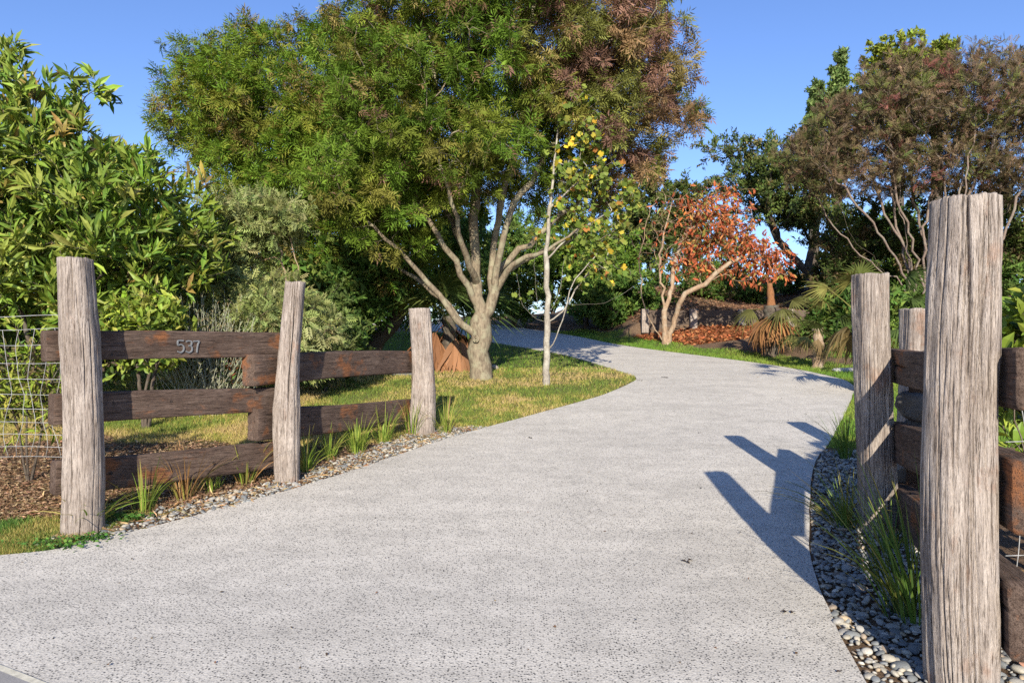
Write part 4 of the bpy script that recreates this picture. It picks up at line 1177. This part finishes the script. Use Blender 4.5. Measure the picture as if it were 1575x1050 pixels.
add('stem', tube_mesh('stem', [(catmull(P, .1), np.linspace(.14, .07, len(catmull(P, .1))) * (1 + .12 * np.sin(np.arange(len(catmull(P, .1))) * 1.9)))], M['fibre'], lambda q: 10), p1)
pb = gp(1325, 560, 13.2)
palm('fan_palm', 'green and yellow fan palm behind the second right-hand post', pb, 1.5, .11, 9, [(.10, .12, .03), (.17, .16, .045), (.06, .09, .025)], 72, (8, .8, [(.18, .14, .06), (.24, .18, .08)]), 'bark_grey', .5, 1.0, (-.2, 1.2))
pb = G(1257, 566)
palm('fan_palm', 'young fan palm with short brown trunk on the shaded verge', pb, .95, .12, 8, [(.09, .10, .03), (.13, .13, .04), (.06, .085, .025)], 73, (4, .5, [(.20, .14, .07)]), 'bark_warm', .48, .6, (-.4, .9))
pb = gp(690, 590, 17.0)
palm('fan_palm', 'fan palm with rust-brown skirt behind the inner left post', pb, 1.3, .17, 12, [(.09, .14, .035), (.14, .17, .045), (.07, .11, .03)], 74, (9, 1.5, [(.26, .125, .06), (.19, .09, .045), (.33, .17, .09)]), 'bark_dark', .95, .85, (.1, 1.2))

# ------------------------------------------------------------------ timber retaining wall by the bank
for i_, (bx_, by_, Yb_, rx_, ry_, lb_) in enumerate([(1085, 440, 30, 34, 22, 'small dark shrub on the bank behind the orange tree'), (1150, 448, 31.5, 40, 18, 'low spreading shrub on the crest of the mulch bank'),
                                            (1225, 432, 33, 45, 26, 'dark shrub on the bank under the leaning far trunk'), (1110, 425, 36, 55, 20, 'low green bush on the skyline above the bank'), (1290, 440, 29, 40, 40, 'dark shrub at the right end of the mulch bank')]):
    bush('bank_shrub', lb_, bx_, by_, Yb_, rx_, ry_, .9, G_DARK + [(.16, .13, .06)], None, dict(kind='tri', n=26, L=.16, W=.09, along=.25, up=.2), 45, 7, .22, 180 + i_, gpy=470)
rw = thing('retaining_wall', 'low timber retaining wall holding the brown mulch bank', 'wall', (6.0, 26.0, 0))
plk = new_mesh('plank', [(x, y, z) for x in (0, 1) for y in (-.05, .05) for z in (0, 1)], None, [(0, 1, 3, 2), (4, 6, 7, 5), (0, 4, 5, 1), (2, 3, 7, 6), (0, 2, 6, 4), (1, 5, 7, 3)], simple('grey_plank', (.11, .08, .06), .9))
wp = new_mesh('wall_post', [(x, y, z) for x in (-.1, .1) for y in (-.1, .1) for z in (0, 1)], None, [(0, 1, 3, 2), (4, 6, 7, 5), (0, 4, 5, 1), (2, 3, 7, 6), (0, 2, 6, 4), (1, 5, 7, 3)], M['post'])
rwz = float(zt(7.0, 25.9)) - .1
for s in range(4):
    for k in range(3):
        o = add('plank', plk, rw)
        o.location = (4.7 + s * 1.75 - 6.0, .05 + R.uniform(-.012, .012), rwz + k * .25 - .02)
        o.scale = (1.73, 1, .24)
        o.rotation_euler = (0, 0, R.uniform(-.006, .006))
    o = add('post', wp, rw)
    o.location = (4.75 + s * 1.75 - 6.0 + .05, -.16, rwz - .1)
    o.scale = (1.2, 1, .86)
o = None

# ------------------------------------------------------------------ wire netting
def wire_fence(name, label, a, b, zs, nv, sag, seed):
    r = np.random.default_rng(seed)
    a = np.array(a, float); b = np.array(b, float)
    t = thing(name, label, 'fence', (a[0], a[1], 0))
    zg = float(zt(*a))
    u = np.linspace(0, 1, 30)
    lines = []
    for i, z in enumerate(zs):
        P = np.c_[a[0] + (b[0] - a[0]) * u, a[1] + (b[1] - a[1]) * u, z + 0 * u]
        P[:, 2] += sag * (vnoise(u * 7 + i * .3, seed) - .5) - .015 * np.sin(u * np.pi)
        P[:, 1] += .03 * (vnoise(u * 9 + i, seed + 1) - .5)
        lines.append(P)
        add('wire', tube_mesh('wire', [(P - [a[0], a[1], 0], np.full(len(P), .0026 if i else .003))], M['wire'], lambda q: 5), t)
    for k in range(nv):
        f = (k + .5) / nv
        pts = []
        for i, P in enumerate(lines[1:]):
            ff = f + .012 * math.sin(i * .9 + k * 1.3) + r.normal(0, .002)
            pts.append([np.interp(ff, u, P[:, c]) for c in range(3)])
        pts = catmull(np.array(pts), .05)
        add('wire', tube_mesh('wire', [(pts - [a[0], a[1], 0], np.full(len(pts), .0023))], M['wire'], lambda q: 5), t)
wire_fence('wire_netting', 'galvanised wire netting fence running from the first left post', (-3.42, 5.78), (-6.6, 6.55), [1.72, 1.61, 1.48, 1.33, 1.20, 1.07, .95, .84, .74, .64, .56], 26, .03, 81)
wire_fence('wire_netting', 'galvanised wire netting low behind the tall split post', (2.35, 3.42), (5.2, 3.9), [1.45, 1.2, 1.02, .85, .66, .48, .30, .14], 16, .03, 82)

# ------------------------------------------------------------------ pebbles
def ico(sub, seed):
    bm = bmesh.new()
    bmesh.ops.create_icosphere(bm, subdivisions=sub, radius=1)
    r = np.random.default_rng(seed)
    V = np.array([v.co[:] for v in bm.verts]); F = np.array([[v.index for v in f.verts] for f in bm.faces])
    bm.free()
    d = r.normal(0, 1, (5, 3))
    V = V * (1 + .14 * np.sin(V @ d[0] * 1.7 + 1) + .12 * np.sin(V @ d[1] * 2.0))[:, None]
    return V, F
PEB = [ico(2, 90 + i) for i in range(7)]
PEB1 = [ico(1, 90 + i) for i in range(7)]
PCOL = np.array([(.36, .345, .31), (.26, .27, .265), (.46, .42, .34), (.19, .20, .20), (.50, .39, .26), (.40, .38, .34), (.31, .25, .19), (.56, .53, .46)])
PW = [.2, .2, .15, .14, .06, .13, .06, .06]
def pebbles(name, label, pts, sizes, seed, n_single):
    r = np.random.default_rng(seed)
    root = add(name, None, None, label, 'pebbles', None, 'structure', Vector((float(pts[0, 0]), float(pts[0, 1]), 0)))
    off = np.array([pts[0, 0], pts[0, 1], 0])
    order = np.argsort(pts[:, 1] / sizes)
    meshes = {}
    VV, FF, CC = [], [], []; tot = 0
    for rank, i in enumerate(order):
        s = sizes[i]
        sh = np.array([1.0, r.uniform(.6, .9), r.uniform(.32, .55)]) * s
        k = int(r.integers(len(PEB))); c = int(r.choice(len(PCOL), p=PW))
        rot = Matrix.Rotation(r.uniform(0, 6.28), 3, 'Z') @ Matrix.Rotation(r.normal(0, .28), 3, 'X') @ Matrix.Rotation(r.normal(0, .28), 3, 'Y')
        p = pts[i]
        if rank < n_single:
            key = (k, c)
            if key not in meshes:
                meshes[key] = new_mesh('pebble', PEB[k][0], PEB[k][1], None, M['stone'], np.repeat(PCOL[c][None], len(PEB[k][0]), axis=0), True)
            o = add('pebble', meshes[key], root)
            mm = rot.to_4x4() @ Matrix.Diagonal((*sh, 1)); mm.translation = Vector(p - off)
            o.matrix_basis = mm
        else:
            src = PEB if (p[1] < 4.6 and s > .02) else PEB1
            v = (src[k][0] * sh) @ np.array(rot).T + p - off
            VV.append(v); FF.append(src[k][1] + tot); tot += len(v)
            CC.append(np.repeat((PCOL[c] * r.uniform(.75, 1.2))[None], len(v), axis=0))
    if VV:
        add('pebbles', new_mesh('pebbles', np.vstack(VV), np.vstack(FF), None, M['stone'], np.vstack(CC), True), root, kind='stuff')

def scatter(n, ya, yb, fx0, fx1, rng, mind):
    """dart throwing between two edges"""
    out = []
    cell = {}
    tries = 0
    while len(out) < n and tries < n * 12:
        tries += 1
        y = rng.uniform(ya, yb); x0, x1 = float(fx0(y)), float(fx1(y))
        if x1 - x0 < .02: continue
        if rng.uniform() > (x1 - x0) / 1.3: continue
        x = rng.uniform(x0, x1)
        kx, ky = int(x / mind), int(y / mind)
        if any((x - a) ** 2 + (y - b) ** 2 < mind * mind for i in (-1, 0, 1) for j in (-1, 0, 1) for a, b in cell.get((kx + i, ky + j), ())): continue
        cell.setdefault((kx, ky), []).append((x, y)); out.append((x, y))
    return np.array(out)
rp = np.random.default_rng(91)
q1 = scatter(4600, 2.7, 8.4, lambda y: xr(y) + .02, lambda y: fence_x_right(y) + .25, rp, .027)
q1z = np.c_[q1, zt(q1[:, 0], q1[:, 1]) + rp.uniform(.0, .022, len(q1))]
pebbles('pebble_bed', 'bed of grey river pebbles along the right edge of the drive', q1z, np.clip(rp.lognormal(math.log(.0185), .36, len(q1)), .009, .045), 92, 300)
q2 = scatter(3600, 5.15, 10.0, lambda y: np.maximum(fence_x_left(y) - .12, xl(y) - .72), lambda y: xl(y) - .015, rp, .028)
q2z = np.c_[q2, zt(q2[:, 0], q2[:, 1]) + rp.uniform(.0, .018, len(q2))]
pebbles('pebble_bed', 'strip of mixed pebbles between the left fence and the drive', q2z, np.clip(rp.lognormal(math.log(.017), .38, len(q2)), .008, .042), 93, 300)

# ------------------------------------------------------------------ boulders
def boulder(name, label, c, s, seed, col, group=None):
    bm = bmesh.new(); bmesh.ops.create_icosphere(bm, subdivisions=4, radius=1)
    V = np.array([v.co[:] for v in bm.verts]); F = np.array([[v.index for v in f.verts] for f in bm.faces]); bm.free()
    r = np.random.default_rng(seed)
    k = np.zeros(len(V))
    for i in range(9):
        d_ = nrm(r.normal(0, 1, 3)); h = r.uniform(.62, .95)
        k = np.minimum(k, 0); V = V - np.clip(V @ d_ - h, 0, 9)[:, None] * d_ * .85
    for i in range(6):
        d_ = r.normal(0, 1, 3) * (2 + i); V = V * (1 + .03 / (1 + .4 * i) * np.sin(V @ d_ + i))[:, None]
    V = V * s
    add(name, new_mesh(name, V, F, None, M['stone'], np.repeat(np.array(col)[None], len(V), axis=0), True), None, label, 'rock', group, None, Vector(c))
for i, (x, y, z, s, lb) in enumerate([(3.20, 5.62, 1.0, (.17, .15, .14), 'upper round rock wedged between the rails behind the second right post'),
                                      (3.25, 5.68, .74, (.2, .17, .16), 'middle round rock between the rails behind the second right post'),
                                      (3.30, 5.70, .42, (.22, .18, .18), 'dark rock between the lower rails behind the second right post'),
                                      (3.32, 5.72, .15, (.26, .2, .2), 'lowest rock on the ground behind the second right post')]):
    boulder('rock', lb, (x, y, z), s, 95 + i, (.16, .15, .14))
g = G(620, 578); boulder('rock', 'grey garden rock on the lawn behind the inner left post', g + [0, .2, .08], (.34, .22, .2), 99, (.22, .22, .22))
g = G(760, 568); boulder('rock', 'small pale rock just right of the forked trunk', g + [0, .1, .03], (.14, .1, .09), 100, (.34, .30, .25))
g = G(1300, 572); boulder('rock', 'pale flat rock on the shaded verge by the palm', g + [0, .1, .03], (.32, .14, .07), 101, (.42, .40, .37))

# ------------------------------------------------------------------ grass tufts
def tuft(label, p, n, Lb, wb, cols, seed, lean=.55, group='grass tufts along the pebbles', name='grass_tuft', w=None, bias=(0, 0)):
    r = np.random.default_rng(seed)
    V, Q, cc = [], [], []
    m = 7
    for i in range(n):
        a = r.uniform(0, 6.28); L = Lb * r.uniform(.45, 1.1); k = r.uniform(.1, 1.0) * lean
        rad_ = r.uniform(0, .05) * Lb / .3
        u = np.linspace(0, 1, m)
        hz = L * (k * u + .75 * k * u ** 2.4); z = L * (u * (1 - .25 * k) - .55 * k * u ** 2.6)
        P = np.c_[np.cos(a) * (rad_ + hz) + bias[0] * L * u ** 1.5, np.sin(a) * (rad_ + hz) + bias[1] * L * u ** 1.5, z]
        s = np.array([-math.sin(a), math.cos(a), 0]); tw_ = r.uniform(-.8, .8); s = s * math.cos(tw_) + np.array([0, 0, 1]) * math.sin(tw_)
        ww = wb * r.uniform(.6, 1.2) * np.array([.8, 1, 1, .9, .7, .45, .08])
        V.append(np.vstack([P + s * ww[:, None], P - s * ww[:, None]]))
        j = np.arange(m - 1); Q.append(2 * m * i + np.c_[j, j + 1, m + j + 1, m + j])
        c = np.array(cols)[r.choice(len(cols), p=w)] * r.uniform(.75, 1.25)
        tipc = np.array([.38, .25, .09]) if r.uniform() < .35 else c
        g_ = np.clip(u * 1.6 - .9, 0, 1)[:, None]
        c2 = c * (1 - g_) + tipc * g_
        cc.append(np.vstack([c2, c2]))
    me = new_mesh('grass_tuft', np.vstack(V), None, np.vstack(Q), M['grass'], np.vstack(cc))
    add(name, me, None, label, 'grass', group, None, Vector(p) - Vector((0, 0, .01)))
GG = [(.22, .32, .045), (.30, .36, .065), (.17, .26, .04), (.42, .36, .11)]
DRY = [(.46, .30, .14), (.40, .22, .09), (.30, .28, .07)]
for i, (px, py, n, L, cols, lean, lb) in enumerate([
    (140, 812, 46, .34, GG, .75, 'green grass tuft at the foot of the first left post'),
    (222, 787, 30, .36, GG, .4, 'upright green tuft, second along the left pebble strip'),
    (286, 768, 44, .42, DRY, .45, 'dry straw-brown grass tuft under the house number rail'),
    (327, 757, 26, .33, GG, .4, 'small green tuft right beside the straw-brown tuft'),
    (378, 746, 40, .36, DRY[1:] + GG[:2], .5, 'half-dry tuft with brown tips left of the middle post'),
    (470, 727, 46, .36, GG, .55, 'green tuft at the right foot of the middle post'),
    (505, 706, 40, .34, GG, .5, 'bushy green tuft, second after the middle post'),
    (549, 697, 60, .42, GG[:3], .5, 'fullest green tuft between the middle and inner left posts'),
    (590, 681, 50, .42, GG, .5, 'tall green tuft below the inner lower rail'),
    (633, 668, 46, .42, GG + DRY[:1], .4, 'yellowish tuft at the left foot of the inner left post'),
    (686, 666, 36, .42, GG + DRY[:1], .55, 'loose yellow-green tuft right of the inner left post')]):
    p = G(px, py)
    tuft(lb, p, int(n * 1.5), L * 1.45, .006, cols, 110 + i, lean)
tuft('largest dark green grass clump in the shaded right pebble bed', G(1402, 952), 90, .95, .0075, [(.09, .17, .03), (.13, .21, .04), (.07, .13, .03), (.20, .22, .05)], 131, .42, bias=(-.18, .1))
tuft('sprawling green clump between the drive edge and second right post', G(1300, 812), 70, .55, .006, [(.09, .17, .03), (.13, .20, .04), (.2, .2, .05)], 132, .8, bias=(-.1, 0))
tuft('tall thin grass clump beyond the second right post', G(1302, 706), 60, .7, .006, [(.08, .15, .03), (.12, .18, .035)], 133, .4)
tuft('pale green tuft close to the foot of the second right post', G(1372, 842), 30, .42, .006, [(.09, .16, .03), (.14, .2, .04)], 134, .5)
# trailing dead blades on the left strip
tuft('flattened straw-brown blades lying across the left pebbles', G(245, 795), 10, .30, .004, DRY, 135, 1.0, bias=(.5, -.2), name='dead_grass')

# clover weeds
def weed(label, p, n, rad_, seed):
    r = np.random.default_rng(seed)
    O = np.c_[r.normal(0, rad_, n), r.normal(0, rad_ * .6, n), r.uniform(.01, .06, n)]
    D = nrm(np.c_[r.normal(0, 1, (n, 2)), r.uniform(-.1, .4, n)])
    Nn, S = frames(D, 1.5, r)
    add('clover_weed', leaf_mesh('clover_weed', 'lance', O, D, Nn, r.uniform(.02, .035, n), r.uniform(.018, .028, n), palette(n, [(.06, .15, .03), (.09, .18, .035)], r), M['leaf']), None, label, 'weed', 'weeds in the pebbles', 'stuff', Vector(p))
weed('dark green clover weed among the pebbles near the first post', G(205, 802), 170, .07, 141)
weed('small clover weed at the drive edge by the first post', G(150, 832), 120, .06, 142)
weed('low clover patch along the drive edge left of the first post', G(88, 842), 260, .14, 143)

# ------------------------------------------------------------------ lawn, mulch chips, fallen leaves (uncountable)
def blades(name, label, n, ya, yb, xa, xb, cols, Lb, seed, dens=1.6, w=None, kind='stuff', ok=None):
    r = np.random.default_rng(seed)
    u = r.uniform(0, 1, n * 4)
    k = 1 - dens
    y = (ya ** k + u * (yb ** k - ya ** k)) ** (1 / k)
    x = r.uniform(0, 1, n * 4) * (xb(y) - xa(y)) + xa(y)
    m = ok(x, y) & (np.abs(x / y) < .80)
    x, y = x[m][:n], y[m][:n]
    z = zt(x, y)
    O = np.c_[x, y, z + .0]
    D = nrm(np.c_[r.normal(0, .5, (len(x), 2)), np.ones(len(x))])
    Nn, S = frames(D, .2, r, .5)
    sc = (y / 8) ** .45
    L = Lb * r.uniform(.5, 1.3, len(x)) * sc; Wd = .007 * r.uniform(.7, 1.3, len(x)) * sc
    pn = vnoise2(x * 1.1, y * .9, 6) * .6 + vnoise2(x * 4, y * 3, 9) * .4 + r.normal(0, .12, len(x))
    cols = np.array(cols)
    idx = np.clip((pn - .22) / .56 * len(cols), 0, len(cols) - 1).astype(int)
    c = cols[idx] * np.clip(r.normal(1, .2, (len(x), 1)), .5, 1.6)
    me = leaf_mesh(name, 'blade', O, D, Nn, L, Wd * 1.15, c, M['grass'])
    add(name, me, None, label, 'grass', None, kind)
LAWN = [(.15, .22, .038), (.25, .28, .055), (.36, .33, .08), (.46, .37, .12), (.50, .37, .17)]
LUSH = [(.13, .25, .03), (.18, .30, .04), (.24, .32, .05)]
infl = lambda x, y: (zone(x, y) > .5) & (x < xl(y) - .01)
blades('lawn_grass', 'short dry yellow-green lawn left of the drive', 110000, 7.4, 17, lambda y: -.8 * y, lambda y: xl(y), LAWN, .05, 151, 1.8, ok=lambda x, y: infl(x, y) & ~((x > fence_x_left(y) - .05) & (y < 9.9)))
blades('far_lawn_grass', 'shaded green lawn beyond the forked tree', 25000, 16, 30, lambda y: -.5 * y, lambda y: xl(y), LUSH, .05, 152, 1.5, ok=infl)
blades('edge_grass', 'rough grass at the left foot of the first post', 16000, 4.5, 6.0, lambda y: -.8 * y, lambda y: xl(y), [(.08, .17, .03), (.15, .22, .04), (.28, .26, .07), (.38, .30, .10)], .055, 153, 1.5, ok=lambda x, y: infl(x, y) & (x < -3.2 + .3 * (y - 5.3)))
blades('verge_grass', 'lush green grass verge along the far side of the drive', 70000, 8.6, 30, lambda y: xr(y), lambda y: xr(y) + 5, LUSH, .055, 154, 1.6, ok=lambda x, y: (zone(x, y) > .5) & (x > xr(y) + .01))

def chips(name, label, x, y, L, Wd, cols, seed, lift=.012, mat='leaf_dry', kind='diamond', w=None):
    r = np.random.default_rng(seed)
    n = len(x)
    O = np.c_[x, y, zt(x, y) + r.uniform(.004, .03, n)]
    D = nrm(np.c_[r.normal(0, 1, (n, 2)), r.normal(0, .25, n)])
    Nn, S = frames(D, 2.0, r, .2)
    me = leaf_mesh(name, kind, O, D, Nn, L * r.uniform(.5, 1.5, n), Wd * r.uniform(.6, 1.4, n), palette(n, cols, r, .25, w), M[mat])
    add(name, me, None, label, 'ground cover', None, 'stuff')
rc = np.random.default_rng(161)
n = 42000
y = 5.2 + 5.2 * rc.uniform(0, 1, n) ** 1.3; x = -.8 * y + rc.uniform(0, 1, n) * (fence_x_left(y) + .8 * y)
k = (zone(x, y) < .5) & (x < fence_x_left(y) - .05)
chips('mulch_chips', 'brown bark mulch behind the left fence', x[k], y[k], .045, .016, [(.34, .22, .13), (.24, .14, .08), (.44, .31, .19), (.15, .09, .055)], 162)
n = 8000
x = rc.uniform(4.4, 9.5, n); y = rc.uniform(22.2, 25.9, n)
px = CX + x / y * FPX
k = (zone(x, y) < .5) & (x > xr(y) + .9)
chips('fallen_leaves', 'carpet of fallen orange leaves under the orange tree', x[k], y[k], .13, .07, [(.36, .12, .05), (.29, .10, .045), (.44, .20, .085), (.22, .10, .05)], 163, w=[.3, .3, .2, .2])
n = 9000
x = rc.uniform(4.6, 13, n); y = rc.uniform(26.3, 34, n)
chips('bank_mulch', 'brown mulch covering the bank above the retaining wall', x, y, .14, .05, [(.27, .15, .09), (.20, .11, .065), (.34, .21, .13)], 164)
n = 2600
y = rc.uniform(2.6, 4.6, n); x = 1.95 + .33 * (y - 3) + rc.uniform(.3, 1.6, n)
chips('leaf_litter', 'dead brown leaves behind the tall split post', x, y, .07, .035, [(.36, .19, .10), (.28, .13, .07), (.45, .28, .16)], 165, kind='lance')
# lawn litter and straw on the pebbles
n = 1700
y = rc.uniform(5.3, 9.9, n); x = np.maximum(fence_x_left(y) - .1, xl(y) - .7) + rc.uniform(0, 1, n) * .7
k = x < xl(y) - .02
chips('dry_straw', 'bits of dry straw and bark among the left pebbles', x[k], y[k], .075, .010, [(.48, .33, .17), (.36, .20, .10), (.30, .22, .12)], 166)

n = 420
y = 3.2 + 22 * rc.uniform(0, 1, n) ** 1.5; f_ = rc.uniform(0, 1, n) ** .7
x = np.where(rc.uniform(0, 1, n) < .6, xr(y) - (xr(y) - np.maximum(xl(y), -4)) * f_ ** 3, np.maximum(xl(y), -4) + f_ * (xr(y) - np.maximum(xl(y), -4)))
chips('drive_litter', 'tiny scraps of dead leaf and grit scattered over the drive', x, y, .022, .012, [(.10, .065, .04), (.06, .045, .035), (.22, .13, .07)], 167)

# curled dead leaves lying on the drive
def dead_leaf(label, px, py, L, seed):
    p = G(px, py); r = np.random.default_rng(seed)
    V, F = [], []
    tot = 0
    for k in range(3):
        tv, tf = TM['lance']
        a = r.uniform(0, 6.28); q = tv * [L, L * .5, L] * r.uniform(.6, 1.1); q[:, 2] += 1.2 * q[:, 1] ** 2 / L + .004
        q = np.c_[q[:, 0] * math.cos(a) - q[:, 1] * math.sin(a), q[:, 0] * math.sin(a) + q[:, 1] * math.cos(a), q[:, 2]] + [r.normal(0, L * .6), r.normal(0, L * .4), .002]
        V.append(q); F.append(tf + tot); tot += len(tv)
    V = np.vstack(V)
    add('dead_leaf', new_mesh('dead_leaf', V, np.vstack(F), None, M['leaf_dry'], np.repeat(np.array([[.05, .035, .025]]), len(V), axis=0)), None, label, 'leaf', 'dead leaves on the drive', None, Vector(p) + Vector((0, 0, .019)))
dead_leaf('curled dark dead leaf near the post shadows on the drive', 1055, 868, .05, 171)
dead_leaf('dark dead leaf close to the pebble edge of the drive', 1208, 950, .045, 172)
dead_leaf('tiny dead leaf on the drive below the lawn corner', 812, 676, .05, 173)
dead_leaf('dead leaf scrap on the drive before the far bend', 1022, 582, .09, 174)
dead_leaf('dark scrap by the tip of the lawn', 985, 587, .07, 175)
dead_leaf('small dark leaf scrap in mid-drive', 1075, 668, .04, 176)
print('objects', len(bpy.data.objects), 'tris', sum(len(o.data.loop_triangles) if hasattr(o.data, 'loop_triangles') and not o.data.calc_loop_triangles() else 0 for o in bpy.data.objects if o.type == 'MESH'))
